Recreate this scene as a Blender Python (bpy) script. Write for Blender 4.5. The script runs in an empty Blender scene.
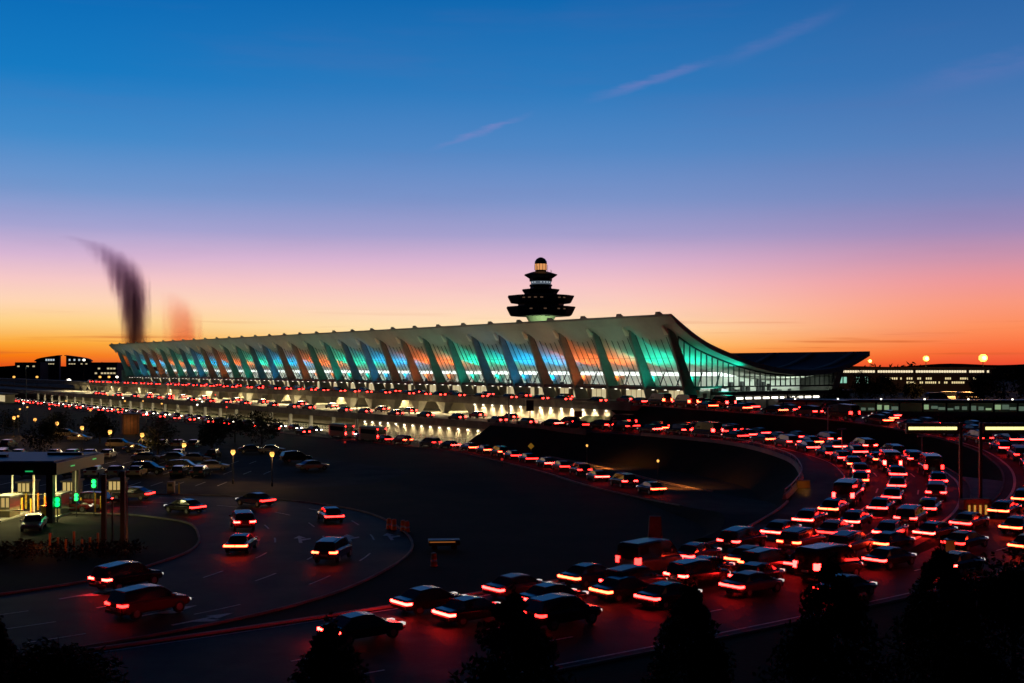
import bpy, math, random
from mathutils import Vector, Matrix

random.seed(11)
S = bpy.context.scene
COL = S.collection
R = math.radians
F = 1170.0          # focal length in pixels of a 1024-wide frame
HY = 367.0          # horizon row
CZ = 15.0           # camera height

# ------------------------------------------------------------------ camera
cam = bpy.data.cameras.new('camera')
cam.sensor_width = 36.0
cam.lens = 36.0 * F / 1024.0
cam.shift_y = (HY - 341.5) / 1024.0
cam.clip_start = 0.5
cam.clip_end = 20000
camo = bpy.data.objects.new('camera', cam)
camo.location = (0, 0, CZ)
camo.rotation_euler = (R(90), 0, 0)
COL.objects.link(camo)
S.camera = camo

S.view_settings.view_transform = 'Standard'
S.view_settings.look = 'None'
S.view_settings.exposure = 0.0
S.view_settings.gamma = 1.0
S.view_settings.use_curve_mapping = False
S.cycles.use_light_tree = True
S.cycles.max_bounces = 5
S.cycles.diffuse_bounces = 2
S.cycles.glossy_bounces = 3
S.cycles.transparent_max_bounces = 12
S.cycles.volume_step_rate = 1.0
S.cycles.use_denoising = True
S.cycles.sample_clamp_indirect = 4.0
S.cycles.sample_clamp_direct = 0.0


def lin(c):
    r = []
    for v in c:
        v = v / 255.0
        r.append(v / 12.92 if v <= .04045 else ((v + .055) / 1.055) ** 2.4)
    return (r[0], r[1], r[2], 1.0)


# ------------------------------------------------------------------ world: dusk sky
W = bpy.data.worlds.new('World')
S.world = W
W.use_nodes = True
nt = W.node_tree
for n in list(nt.nodes):
    nt.nodes.remove(n)
N = nt.nodes
Lk = nt.links


class G:
    """tiny node-graph helper"""
    def __init__(s, tree):
        s.t = tree

    def math(s, op, a, b=None, c=None, clamp=False):
        n = s.t.nodes.new('ShaderNodeMath'); n.operation = op; n.use_clamp = clamp
        for i, v in enumerate((a, b, c)):
            if v is None: continue
            if hasattr(v, 'links'): s.t.links.new(v, n.inputs[i])
            else: n.inputs[i].default_value = v
        return n.outputs[0]

    def mix(s, fac, a, b, mode='MIX'):
        n = s.t.nodes.new('ShaderNodeMix'); n.data_type = 'RGBA'; n.blend_type = mode
        for i, v in ((0, fac), (6, a), (7, b)):
            if hasattr(v, 'links'): s.t.links.new(v, n.inputs[i])
            else: n.inputs[i].default_value = v
        return n.outputs[2]

    def ramp(s, fac, stops, interp='LINEAR'):
        n = s.t.nodes.new('ShaderNodeValToRGB'); cr = n.color_ramp; cr.interpolation = interp
        cr.elements[0].position = stops[0][0]; cr.elements[0].color = stops[0][1]
        cr.elements[1].position = stops[-1][0]; cr.elements[1].color = stops[-1][1]
        for p, c in stops[1:-1]:
            e = cr.elements.new(p); e.color = c
        s.t.links.new(fac, n.inputs[0])
        return n.outputs[0]

    def noise(s, vec, scale, detail=3, rough=.5):
        n = s.t.nodes.new('ShaderNodeTexNoise'); n.inputs['Scale'].default_value = scale
        n.inputs['Detail'].default_value = detail; n.inputs['Roughness'].default_value = rough
        if vec is not None: s.t.links.new(vec, n.inputs['Vector'])
        return n.outputs['Fac']

    def smooth(s, v, a, b):
        n = s.t.nodes.new('ShaderNodeMapRange'); n.interpolation_type = 'SMOOTHSTEP'
        s.t.links.new(v, n.inputs[0]); n.inputs[1].default_value = a; n.inputs[2].default_value = b
        return n.outputs[0]


g = G(nt)
tc = N.new('ShaderNodeTexCoord')
sx = N.new('ShaderNodeSeparateXYZ'); Lk.new(tc.outputs['Generated'], sx.inputs[0])
X_, Y_, Z_ = sx.outputs
hyp = g.math('SQRT', g.math('ADD', g.math('MULTIPLY', X_, X_), g.math('MULTIPLY', Y_, Y_)))
tan_e = g.math('DIVIDE', Z_, g.math('MAXIMUM', hyp, .001))
az = g.math('ARCTAN2', X_, Y_)


def pos(py):            # picture row to ramp position (tan of elevation / 1.2)
    return (HY - py) / F / 1.2


fac = g.math('DIVIDE', tan_e, 1.2, clamp=True)
night = [(pos(-110), lin((7, 52, 116))), (.42, lin((4, 20, 52))), (.65, lin((2, 9, 26))), (1.0, lin((2, 6, 18)))]
centre = g.ramp(fac, [(pos(367), lin((248, 108, 38))), (pos(357), lin((254, 160, 54))), (pos(345), lin((255, 206, 116))),
                      (pos(328), lin((255, 226, 176))), (pos(308), lin((255, 214, 192))), (pos(285), lin((246, 198, 202))),
                      (pos(262), lin((218, 180, 210))), (pos(235), lin((166, 160, 206))), (pos(200), lin((124, 148, 202))),
                      (pos(150), lin((82, 136, 198))), (pos(90), lin((44, 122, 190))), (pos(0), lin((16, 104, 176)))] + night)
left = g.ramp(fac, [(pos(367), lin((230, 80, 22))), (pos(356), lin((248, 124, 20))), (pos(343), lin((254, 172, 54))),
                    (pos(325), lin((255, 210, 132))), (pos(305), lin((255, 214, 182))), (pos(284), lin((246, 200, 200))),
                    (pos(262), lin((216, 182, 212))), (pos(235), lin((166, 164, 210))), (pos(200), lin((116, 152, 206))),
                    (pos(150), lin((66, 138, 202))), (pos(90), lin((22, 122, 194))), (pos(0), lin((6, 104, 180)))] + night)
right = g.ramp(fac, [(pos(367), lin((236, 70, 40))), (pos(350), lin((252, 110, 58))), (pos(330), lin((254, 142, 90))),
                     (pos(308), lin((250, 152, 124))), (pos(288), lin((238, 150, 150))), (pos(265), lin((206, 148, 172))),
                     (pos(240), lin((162, 140, 184))), (pos(205), lin((122, 136, 188))), (pos(155), lin((88, 128, 186))),
                     (pos(90), lin((58, 114, 178))), (pos(0), lin((38, 98, 164)))] + night)
m1 = g.smooth(az, -.40, -.06)
m2 = g.smooth(az, .02, .42)
sky = g.mix(m2, g.mix(m1, left, centre), right)
# thin darker bars of cloud low over the horizon
cv = N.new('ShaderNodeCombineXYZ')
Lk.new(g.math('MULTIPLY', az, 5.0), cv.inputs[0]); Lk.new(g.math('MULTIPLY', tan_e, 150.0), cv.inputs[1])
bars = g.smooth(g.noise(cv.outputs[0], 1.0, 4, .55), .54, .72)
bars = g.math('MULTIPLY', bars, g.math('SUBTRACT', 1.0, g.smooth(tan_e, .012, .055)))
sky = g.mix(g.math('MULTIPLY', bars, .7), sky, lin((206, 92, 40)))
cv1 = N.new('ShaderNodeCombineXYZ')
Lk.new(g.math('MULTIPLY', az, 3.5), cv1.inputs[0]); Lk.new(g.math('MULTIPLY', tan_e, 26.0), cv1.inputs[1])
soft = g.smooth(g.noise(cv1.outputs[0], 1.0, 4, .6), .45, .8)
sky = g.mix(g.math('MULTIPLY', soft, .08), sky, lin((118, 96, 150)))
# two drifting contrails
cv2 = N.new('ShaderNodeCombineXYZ')
Lk.new(g.math('MULTIPLY', az, 26.0), cv2.inputs[0]); Lk.new(g.math('MULTIPLY', tan_e, 120.0), cv2.inputs[1])
wn = g.noise(cv2.outputs[0], 1.0, 3, .6)


def wisp(sky, a0, t0, a1, t1, w, amount, col):
    m = (t1 - t0) / (a1 - a0)
    line = g.math('ADD', g.math('MULTIPLY', g.math('SUBTRACT', az, a0), m), t0)
    line = g.math('ADD', line, g.math('MULTIPLY', g.math('SUBTRACT', wn, .5), .010))
    d = g.math('ABSOLUTE', g.math('SUBTRACT', tan_e, line))
    band = g.math('SUBTRACT', 1.0, g.smooth(d, 0.0, w))
    s = (a1 - a0) * .4
    along = g.math('MULTIPLY', g.smooth(az, a0, a0 + s), g.math('SUBTRACT', 1.0, g.smooth(az, a1 - s, a1)))
    k = g.math('MULTIPLY', g.math('MULTIPLY', band, along), g.math('MULTIPLY', wn, amount))
    return g.mix(k, sky, col)


sky = wisp(sky, -.078, .183, .024, .219, .0042, .34, lin((176, 140, 200)))
sky = wisp(sky, .055, .225, .185, .262, .0058, .34, lin((176, 136, 196)))
sky = wisp(sky, .16, .250, .29, .300, .010, .22, lin((150, 130, 190)))
sky = wisp(sky, .30, .222, .50, .252, .016, .22, lin((150, 130, 190)))
# the sky away from the sunset is already night blue
back = g.smooth(g.math('ABSOLUTE', az), .6, 1.5)
sky = g.mix(back, sky, lin((4, 9, 24)))
below = g.smooth(tan_e, -.02, 0.0)
sky = g.mix(below, lin((10, 10, 16)), sky)
bg = N.new('ShaderNodeBackground'); Lk.new(sky, bg.inputs[0]); bg.inputs[1].default_value = 1.0
wo = N.new('ShaderNodeOutputWorld'); Lk.new(bg.outputs[0], wo.inputs[0])

# last glow of the sun, just under the horizon behind the terminal
sd = bpy.data.lights.new('sun', 'SUN'); sd.energy = .02; sd.angle = R(10); sd.color = (1, .5, .25)
so = bpy.data.objects.new('sun', sd); COL.objects.link(so)
so.rotation_euler = Vector((.08, -1, -.03)).to_track_quat('-Z', 'Y').to_euler()

# ------------------------------------------------------------------ materials
MATS = {}


def mat(name, col, rough=.6, metal=0.0, emit=None, es=0.0, var=0.0, vscale=1.0, bump=0.0, bscale=20, spec=.5, col2=None, stretch=None):
    if name in MATS: return MATS[name]
    m = bpy.data.materials.new(name); m.use_nodes = True
    t = m.node_tree; b = t.nodes['Principled BSDF']; h = G(t)
    b.inputs['Roughness'].default_value = rough
    b.inputs['Metallic'].default_value = metal
    b.inputs['Specular IOR Level'].default_value = spec
    c = (*col, 1)
    b.inputs['Base Color'].default_value = c
    tcn = None
    if var or col2 or bump:
        tcn = t.nodes.new('ShaderNodeTexCoord'); vec = tcn.outputs['Object']
        if stretch:
            mp = t.nodes.new('ShaderNodeMapping'); mp.inputs['Scale'].default_value = stretch
            t.links.new(vec, mp.inputs[0]); vec = mp.outputs[0]
    if var or col2:
        n1 = h.noise(vec, vscale, 5, .6)
        c2 = (*col2, 1) if col2 else (col[0] * (1 - var), col[1] * (1 - var), col[2] * (1 - var), 1)
        t.links.new(h.mix(h.smooth(n1, .35, .65), c, c2), b.inputs['Base Color'])
    if bump:
        bn = t.nodes.new('ShaderNodeBump'); bn.inputs['Strength'].default_value = bump; bn.inputs['Distance'].default_value = .05
        t.links.new(h.noise(vec, bscale, 3), bn.inputs['Height']); t.links.new(bn.outputs[0], b.inputs['Normal'])
    if emit:
        b.inputs['Emission Color'].default_value = (*emit, 1); b.inputs['Emission Strength'].default_value = es
    MATS[name] = m
    return m


def glass(name, tint=(1, 1, 1), refl=.12, rough=.05):
    m = bpy.data.materials.new(name); m.use_nodes = True
    t = m.node_tree
    for n in list(t.nodes): t.nodes.remove(n)
    o = t.nodes.new('ShaderNodeOutputMaterial'); mx = t.nodes.new('ShaderNodeMixShader')
    tr = t.nodes.new('ShaderNodeBsdfTransparent'); gl = t.nodes.new('ShaderNodeBsdfGlossy')
    tr.inputs[0].default_value = (*tint, 1); gl.inputs['Roughness'].default_value = rough
    lw = t.nodes.new('ShaderNodeLayerWeight'); lw.inputs[0].default_value = refl
    t.links.new(lw.outputs['Fresnel'], mx.inputs[0]); t.links.new(tr.outputs[0], mx.inputs[1]); t.links.new(gl.outputs[0], mx.inputs[2])
    t.links.new(mx.outputs[0], o.inputs[0])
    MATS[name] = m
    return m


ASPH = mat('asphalt', (.042, .041, .043), .66, col2=(.016, .016, .018), vscale=.22, bump=.35, bscale=9, spec=.05)
ASPH2 = mat('asphalt_old', (.034, .032, .030), .8, var=.5, vscale=.2, bump=.2, bscale=6, spec=.04)
GRASS = mat('dark_grass', (.018, .022, .010), .95, col2=(.030, .026, .014), vscale=.12, bump=.6, bscale=3, spec=.1)
CONC = mat('concrete', (.36, .34, .31), .8, var=.25, vscale=.4)
CONCD = mat('weathered_concrete', (.20, .19, .18), .85, var=.35, vscale=.5)
ROOFC = mat('roof_concrete', (.38, .37, .33), .75, var=.18, vscale=.12)
ROOFT = mat('roof_membrane', (.10, .10, .12), .8, var=.3, vscale=.15)
WHITEP = mat('road_paint_white', (.62, .62, .60), .6, var=.35, vscale=3)
DARKM = mat('dark_metal', (.03, .03, .035), .45, metal=.4)
STEEL = mat('grey_steel', (.20, .20, .21), .45, metal=.7)
BEIGE = mat('beige_wall', (.46, .40, .29), .8, var=.2, vscale=.3)
INTW = mat('interior_white', (.60, .60, .56), .7, var=.12, vscale=.5)
INTF = mat('interior_floor', (.34, .32, .28), .4)
BARK = mat('bark', (.045, .035, .026), .95, var=.4, vscale=4)
LEAF = mat('dark_leaves', (.022, .030, .014), .9, var=.5, vscale=1.2, spec=.2)
LEAF2 = mat('autumn_leaves', (.060, .040, .020), .9, var=.5, vscale=1.2, spec=.2)
YEL = mat('yellow_paint', (.65, .42, .04), .5)
ORG = mat('orange_plastic', (.75, .20, .03), .5)
BROWN = mat('brown_cladding', (.20, .11, .06), .7, var=.3, vscale=1)
RUBBER = mat('tyre_rubber', (.015, .015, .015), .8)
RIM = mat('wheel_rim', (.35, .35, .36), .3, metal=.9)
CARGLASS = mat('car_window', (.010, .012, .015), .08, spec=.8)
GLASSM = glass('window_glass', (.94, .97, .96), .03, .12)
TAIL = mat('tail_light_lens', (.30, .0, .0), .3, emit=(1, .013, .011), es=42)
TAILOFF = mat('tail_light_unlit', (.22, .01, .01), .3)
HEADOFF = mat('headlight_unlit', (.45, .45, .45), .15)
HEADDIM = mat('headlight_low', (.6, .6, .6), .2, emit=(1, .93, .8), es=.6)
HEADON = mat('headlight_lit', (.8, .8, .8), .2, emit=(1, .88, .66), es=14)
WARM = mat('lamp_warm', (.8, .6, .3), .4, emit=(1, .46, .09), es=1.5)
FLOOD = mat('floodlight_orange', (.9, .7, .3), .4, emit=(1, .40, .06), es=2.9)
WHITEL = mat('lamp_white', (.8, .8, .8), .4, emit=(1, .93, .76), es=3.2)
COVE = mat('cove_light_white', (.8, .8, .8), .4, emit=(.95, 1, .95), es=1.5)
GREENL = mat('signal_green', (.1, .6, .3), .4, emit=(.0, 1, .10), es=3)
LITWIN = mat('lit_window', (.5, .5, .4), .4, emit=(1, .82, .46), es=.55)
COOLWIN = mat('lit_window_cool', (.5, .5, .5), .4, emit=(.80, .92, 1), es=.6)
SIGNGLOW = mat('sign_lamp_strip', (.8, .8, .5), .4, emit=(1, .86, .30), es=1.7)


# ------------------------------------------------------------------ mesh helpers
class MB:
    def __init__(s):
        s.v = []; s.f = []; s.m = []; s.mi = 0

    def quad(s, *p):
        i = len(s.v); s.v += [tuple(q) for q in p]; s.f.append(tuple(range(i, i + len(p)))); s.m.append(s.mi); return s

    def box(s, x0, x1, y0, y1, z0, z1, top=None):
        """axis box; top=(sx,sy) shrinks the top by these amounts"""
        tx, ty = top or (0, 0)
        i = len(s.v)
        s.v += [(x0, y0, z0), (x1, y0, z0), (x1, y1, z0), (x0, y1, z0),
                (x0 + tx, y0 + ty, z1), (x1 - tx, y0 + ty, z1), (x1 - tx, y1 - ty, z1), (x0 + tx, y1 - ty, z1)]
        for f in ((0, 3, 2, 1), (4, 5, 6, 7), (0, 1, 5, 4), (1, 2, 6, 5), (2, 3, 7, 6), (3, 0, 4, 7)):
            s.f.append(tuple(i + k for k in f)); s.m.append(s.mi)
        return s

    def loft(s, rings, cap=True, closed=True):
        n = len(rings[0]); i0 = len(s.v)
        for r in rings: s.v += [tuple(p) for p in r]
        for a in range(len(rings) - 1):
            for b in range(n if closed else n - 1):
                c = (b + 1) % n
                s.f.append((i0 + a * n + b, i0 + a * n + c, i0 + (a + 1) * n + c, i0 + (a + 1) * n + b)); s.m.append(s.mi)
        if cap:
            s.f.append(tuple(i0 + k for k in range(n))[::-1]); s.m.append(s.mi)
            s.f.append(tuple(i0 + (len(rings) - 1) * n + k for k in range(n))); s.m.append(s.mi)
        return s

    def tube(s, p0, p1, r0, r1=None, n=8):
        r1 = r0 if r1 is None else r1
        p0 = Vector(p0); p1 = Vector(p1); d = (p1 - p0).normalized()
        a = d.orthogonal().normalized(); b = d.cross(a)
        rings = []
        for p, r in ((p0, r0), (p1, r1)):
            rings.append([p + a * r * math.cos(2 * math.pi * k / n) + b * r * math.sin(2 * math.pi * k / n) for k in range(n)])
        return s.loft(rings)

    def lathe(s, prof, cx=0, cy=0, n=16, ph=0.0):
        return s.loft([[(cx + r * math.cos(2 * math.pi * k / n + ph), cy + r * math.sin(2 * math.pi * k / n + ph), z) for k in range(n)] for r, z in prof])

    def build(s, name, mats, parent=None, smooth=False, bevel=0):
        me = bpy.data.meshes.new(name)
        me.from_pydata(s.v, [], s.f)
        if not isinstance(mats, (list, tuple)): mats = [mats]
        for m in mats: me.materials.append(m)
        if len(mats) > 1: me.polygons.foreach_set('material_index', s.m)
        if smooth: me.polygons.foreach_set('use_smooth', [True] * len(me.polygons))
        me.validate(); me.update()
        o = bpy.data.objects.new(name, me); COL.objects.link(o)
        if parent: o.parent = parent
        if bevel:
            md = o.modifiers.new('bevel', 'BEVEL'); md.width = bevel; md.segments = 2; md.limit_method = 'ANGLE'
        return o


def tag(o, label=None, cat=None, group=None, kind=None):
    if label: o['label'] = label
    if cat: o['category'] = cat
    if group: o['group'] = group
    if kind: o['kind'] = kind
    return o


def empty(name, loc, rz=0, label=None, cat=None, group=None):
    o = bpy.data.objects.new(name, None); COL.objects.link(o)
    o.location = loc; o.rotation_euler = (0, 0, rz); o.empty_display_size = .5
    return tag(o, label, cat, group)


def light(kind, loc, energy, col, parent=None, direction=None, **kw):
    d = bpy.data.lights.new('lamp_light', kind); d.energy = energy; d.color = col
    for k, v in kw.items(): setattr(d, k, v)
    o = bpy.data.objects.new('lamp_light', d); COL.objects.link(o); o.location = loc
    if direction is not None: o.rotation_euler = Vector(direction).to_track_quat('-Z', 'Y').to_euler()
    if parent: o.parent = parent
    return o


def copy_tree(o, parent=None, kids=None):
    c = o.copy(); COL.objects.link(c)
    if parent: c.parent = parent
    for ch in KIDS.get(o.name, []):
        copy_tree(ch, c)
    return c


KIDS = {}


def repeat(name, mb, m, parent, locs):
    o0 = None
    for l in locs:
        if o0 is None: o0 = o = mb.build(name, m, parent)
        else: o = o0.copy(); COL.objects.link(o)
        o.location = l
    return o0


def register(o):
    """remember children once, so copying stays fast"""
    KIDS[o.name] = [c for c in o.children]
    for c in o.children: register(c)


def P(px, py, z):
    y = (CZ - z) * F / (py - HY)
    return Vector(((px - 512) * y / F, y, z))


def at(px, y, z=0):
    return Vector(((px - 512) * y / F, y, z))


# ------------------------------------------------------------------ ground and roads
mb = MB()
mb.quad((-9000, -300, 0), (9000, -300, 0), (9000, 15000, 0), (-9000, 15000, 0))
tag(mb.build('ground', GRASS), kind='structure')


def spline(pts, step=1.5):
    pts = [Vector(p) for p in pts]; out = []
    P4 = [pts[0] * 2 - pts[1]] + pts + [pts[-1] * 2 - pts[-2]]
    for i in range(1, len(P4) - 2):
        p0, p1, p2, p3 = P4[i - 1:i + 3]
        n = max(2, int((p2 - p1).length / step))
        for k in range(n):
            t = k / n
            out.append(.5 * ((2 * p1) + (p2 - p0) * t + (2 * p0 - 5 * p1 + 4 * p2 - p3) * t * t + (3 * p1 - p0 - 3 * p2 + p3) * t ** 3))
    out.append(pts[-1])
    return out


class Path:
    def __init__(s, pts):
        s.p = spline(pts); s.n = []; s.t = []; s.s = [0]
        for i in range(len(s.p)):
            a = s.p[max(0, i - 1)]; b = s.p[min(len(s.p) - 1, i + 1)]
            t = (b - a); t.z = 0; t.normalize(); s.t.append((b - a).normalized()); s.n.append(Vector((-t.y, t.x, 0)))
            if i: s.s.append(s.s[-1] + (s.p[i] - s.p[i - 1]).length)
        s.len = s.s[-1]

    def at(s, d, off=0, dz=0):
        d = max(0, min(s.len - .001, d)); lo, hi = 0, len(s.s) - 1
        while hi - lo > 1:
            m = (lo + hi) // 2
            if s.s[m] <= d: lo = m
            else: hi = m
        k = (d - s.s[lo]) / max(1e-6, s.s[hi] - s.s[lo])
        if callable(off): off = off(d)
        p = s.p[lo].lerp(s.p[hi], k); n = s.n[lo].lerp(s.n[hi], k).normalized(); t = s.t[lo].lerp(s.t[hi], k).normalized()
        return p + n * off + Vector((0, 0, dz)), t

    def near(s, x, y):
        i = min(range(len(s.p)), key=lambda k: (s.p[k].x - x) ** 2 + (s.p[k].y - y) ** 2)
        return s.s[i]

    def ribbon(s, mb, o0, o1, dz, d0=0, d1=None, step=2.0, dz1=None):
        d1 = s.len if d1 is None else d1
        n = max(1, int((d1 - d0) / step)); prev = None
        for k in range(n + 1):
            d = d0 + (d1 - d0) * k / n
            a = s.at(d, o0, dz)[0]; b = s.at(d, o1, dz if dz1 is None else dz1)[0]
            if prev: mb.quad(prev[0], a, b, prev[1])
            prev = (a, b)


def road(name, path, o0, o1, m=ASPH, dz=.02, slope=1.6, d0=0, d1=None, verge=True, thick=None, kerbs=(True, True), wall=None):
    d1 = path.len if d1 is None else d1
    mb = MB(); path.ribbon(mb, o0, o1, dz, d0, d1)
    r = tag(mb.build(name, m), kind='structure')
    if verge:       # earth bank falling from the road edge down to the ground
        mb = MB(); n = int((d1 - d0) / 2.5); prev = None
        for k in range(n + 1):
            d = d0 + (d1 - d0) * k / n; c = path.at(d)[0]; z = max(0, c.z)
            e0 = o0(d) if callable(o0) else o0
            q = [path.at(d, e0 - z * slope - .6)[0], path.at(d, e0 - .02)[0], path.at(d, o1 + .02)[0], path.at(d, o1 + z * slope + .6)[0]]
            q[0].z = -.05; q[3].z = -.05; q[1].z = z + dz - .01; q[2].z = z + dz - .01
            if prev:
                mb.quad(prev[0], q[0], q[1], prev[1]); mb.quad(prev[2], q[2], q[3], prev[3])
            prev = q
        tag(mb.build('embankment', GRASS), kind='structure')
    for side, off in ((0, o0), (1, o1)):
        if not kerbs[side]: continue
        sgn = -1 if side == 0 else 1
        mb = MB(); n = int((d1 - d0) / 2); rings = []
        for k in range(n + 1):
            d = d0 + (d1 - d0) * k / n
            rings.append([path.at(d, off, dz - .03)[0], path.at(d, off, dz + .13)[0], path.at(d, off + sgn * .18, dz + .13)[0], path.at(d, off + sgn * .18, dz - .03)[0]])
        mb.loft(rings)
        k_ = mb.build('kerb', CONCD, r)
    return r


def line(name, path, off, parent, d0=0, d1=None, w=.15, dash=None, dz=.026):
    d1 = path.len if d1 is None else d1
    mb = MB()
    if dash is None: path.ribbon(mb, off - w / 2, off + w / 2, dz, d0, d1)
    else:
        d = d0
        while d < d1:
            path.ribbon(mb, off - w / 2, off + w / 2, dz, d, min(d1, d + dash[0]), step=1.5); d += dash[0] + dash[1]
    return mb.build(name, WHITEP, parent)


# terminal frame: u across (towards the airfield), a along (away from us)
TO = Vector((36.7, 241, 0)); NV = Vector((.82, .572, 0)); DV = Vector((-.572, .82, 0)); TROT = math.atan2(.572, .82)


def T(a, u, z=0):
    return TO + DV * a + NV * u + Vector((0, 0, z))


pathA = Path([T(640, -35, 4), T(430, -35, 4), T(250, -35, 4), T(120, -35, 4), T(40, -35, 4), (8, 221, 4), (20, 206, 4), (32, 188, 4), (41.5, 169, 3.8), (45, 149, 3.2), (43.6, 134, 2.6), (40.6, 123.6, 2),
              (35.5, 112, 1.3), (26.8, 98.5, .6), (20, 90.5, .2), (14.5, 84.2, .02), (6.5, 76.5, 0), (-5.5, 66.8, 0), (-17, 58, 0), (-30, 49, 0)])
pathB = Path([T(640, -12, 7.6), T(400, -12, 7.6), T(200, -12, 7.6), T(60, -12, 7.6), (26.9, 234, 7.6), (42, 206, 7.3), (54.5, 187, 6.8), (63.5, 171, 5.7), (67, 154, 4.5), (65, 138, 3.3), (60, 124, 2.2),
              (53.5, 112.5, 1.3), (45, 102.5, .7), (36, 94, .3), (25, 84.8, .05), (12.5, 74.8, 0), (1, 66, 0), (-12, 56.5, 0), (-25, 47.5, 0)])
pathC = Path([T(640, -55, 0), T(300, -55, 0), T(150, -55, 0), T(30, -54, 0), T(0, -53, 0), (7, 175, 0), (14, 150, 0), (19.5, 134, .1), (22.5, 122, .6), (25, 112, 1.05), (23.5, 103, .6), (20.5, 98, .28)])
pathD = Path([(-95, 122, 0), (-70, 126, 0), (-52, 128, 0), (-41.8, 128, 0), (-33, 125, 0), (-24, 117, 0), (-19.2, 105, 0), (-17.6, 96, 0), (-18.4, 88.6, 0), (-20.8, 80, 0), (-25.5, 73, 0), (-33, 66, 0), (-45, 56, 0), (-60, 46, 0)])

dA = pathA.near(8, 221); dB = pathB.near(26.9, 234); dC = pathC.near(-6, 211)
dAg = pathA.near(30, 102); dBg = pathB.near(40, 98)
dIn = [pathA.near(40, 124), pathA.near(26.8, 98.5), pathA.near(14.5, 84.2)]


def inA(d, extra=0):
    if d < dIn[0]: return -10.5 + extra
    if d < dIn[1]: return -10.5 + 2.7 * (d - dIn[0]) / (dIn[1] - dIn[0]) + extra
    if d < dIn[2]: return -7.8 + 1.8 * (d - dIn[1]) / (dIn[2] - dIn[1]) + extra
    return -6.0 + extra


rA = road('terminal_loop_road', pathA, inA, 7.2, kerbs=(False, False), d0=dA - 6)
# kerb of the outer edge of the loop stops at the nose where the roads meet
rB = road('departures_loop_road', pathB, -7.2, 7.5, kerbs=(False, False), dz=.034, d0=dB - 6)
rC = road('arrivals_road', pathC, -5, 6, ASPH2, dz=.012, kerbs=(False, False), verge=True)
dCm = pathC.near(19.5, 134)
rD = road('parking_entry_road', pathD, -8.5, 9.3, dz=.012, kerbs=(True, True), verge=False)


def kerb_run(path, off, d0, d1, parent, h=.13, w=.18, m=CONCD, dz=.0, name='kerb'):
    mb = MB(); n = int((d1 - d0) / 2); rings = []
    for k in range(n + 1):
        d = d0 + (d1 - d0) * k / n
        ow = (off(d) if callable(off) else off) + w
        rings.append([path.at(d, off, dz)[0], path.at(d, off, dz + h)[0], path.at(d, ow, dz + h)[0], path.at(d, ow, dz)[0]])
    mb.loft(rings)
    return mb.build(name, m, parent)


line('edge_line', pathA, -5.5, rA, d0=dA, w=.16)
line('edge_line', pathA, 6.3, rA, d0=dA, d1=dAg + 4, w=.28, dz=.05)
line('lane_line', pathA, -1.9, rA, d0=dA, dash=(3, 9))
line('lane_line', pathA, 2.2, rA, d0=dA, dash=(3, 9))
line('edge_line', pathB, -6.2, rB, d0=dB, d1=dBg + 2, w=.28, dz=.045)
line('edge_line', pathB, 6.6, rB, d0=dB, w=.16, dz=.045)
line('lane_line', pathB, -2.0, rB, d0=dB, dash=(3, 9), dz=.045)
line('lane_line', pathB, 2.3, rB, d0=dB, dash=(3, 9), dz=.045)
line('lane_line', pathD, -2.2, rD, dash=(3, 6), dz=.03)
line('lane_line', pathD, 2.0, rD, dash=(3, 6), dz=.03)
line('lane_line', pathD, 6.2, rD, dash=(3, 6), dz=.03)
line('edge_line', pathC, -4.6, rC, d1=dCm); line('edge_line', pathC, 5.6, rC, d1=dCm - 6)
kerb_run(pathA, 7.2, dA, dAg - 2, rA); kerb_run(pathB, -7.4, dB, dBg - 3, rB); kerb_run(pathB, 7.4, dB, pathB.len, rB)
kerb_run(pathC, -5.2, 0, dCm + 12, rC, dz=.01); kerb_run(pathC, 6.0, 0, dCm - 4, rC, dz=.01)
kerb_run(pathA, lambda d: inA(d, -.24), pathA.near(36, 114), pathA.len, rA, h=.16, w=.24, m=CONC)


def arrows(path, offs, ds, parent, dz=.03, turn=1):
    mb = MB()
    for d in ds:
        for o in offs:
            c, t = path.at(d, o, dz); n = Vector((-t.y, t.x, 0)); t = Vector((t.x, t.y, 0)).normalized() * turn
            f = lambda a, b: c + t * a + n * b
            mb.quad(f(-2.2, -.14), f(.6, -.14), f(.6, .14), f(-2.2, .14))
            mb.quad(f(.6, -.55), f(2.2, 0), f(.6, .55))
            mb.quad(f(-.9, .14), f(.1, .14), f(.5, .95), f(-.1, .95))
    return mb.build('lane_arrow', WHITEP, parent)


dd = [pathD.near(-24, 75), pathD.near(-19, 101)]
arrows(pathD, (-4.5, -.1, 4.1, 7.7), dd, rD, .032, -1)
arrows(pathA, (.1,), [pathA.near(33, 108)], rA, .05, -1)
# stop bars at the gore and crosswalk across the outer loop
mb = MB()
db = pathB.near(50, 108)
pathB.ribbon(mb, -5.8, 6.2, .05, db, db + 1.6)
mb.build('stop_line', WHITEP, rB)

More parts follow.
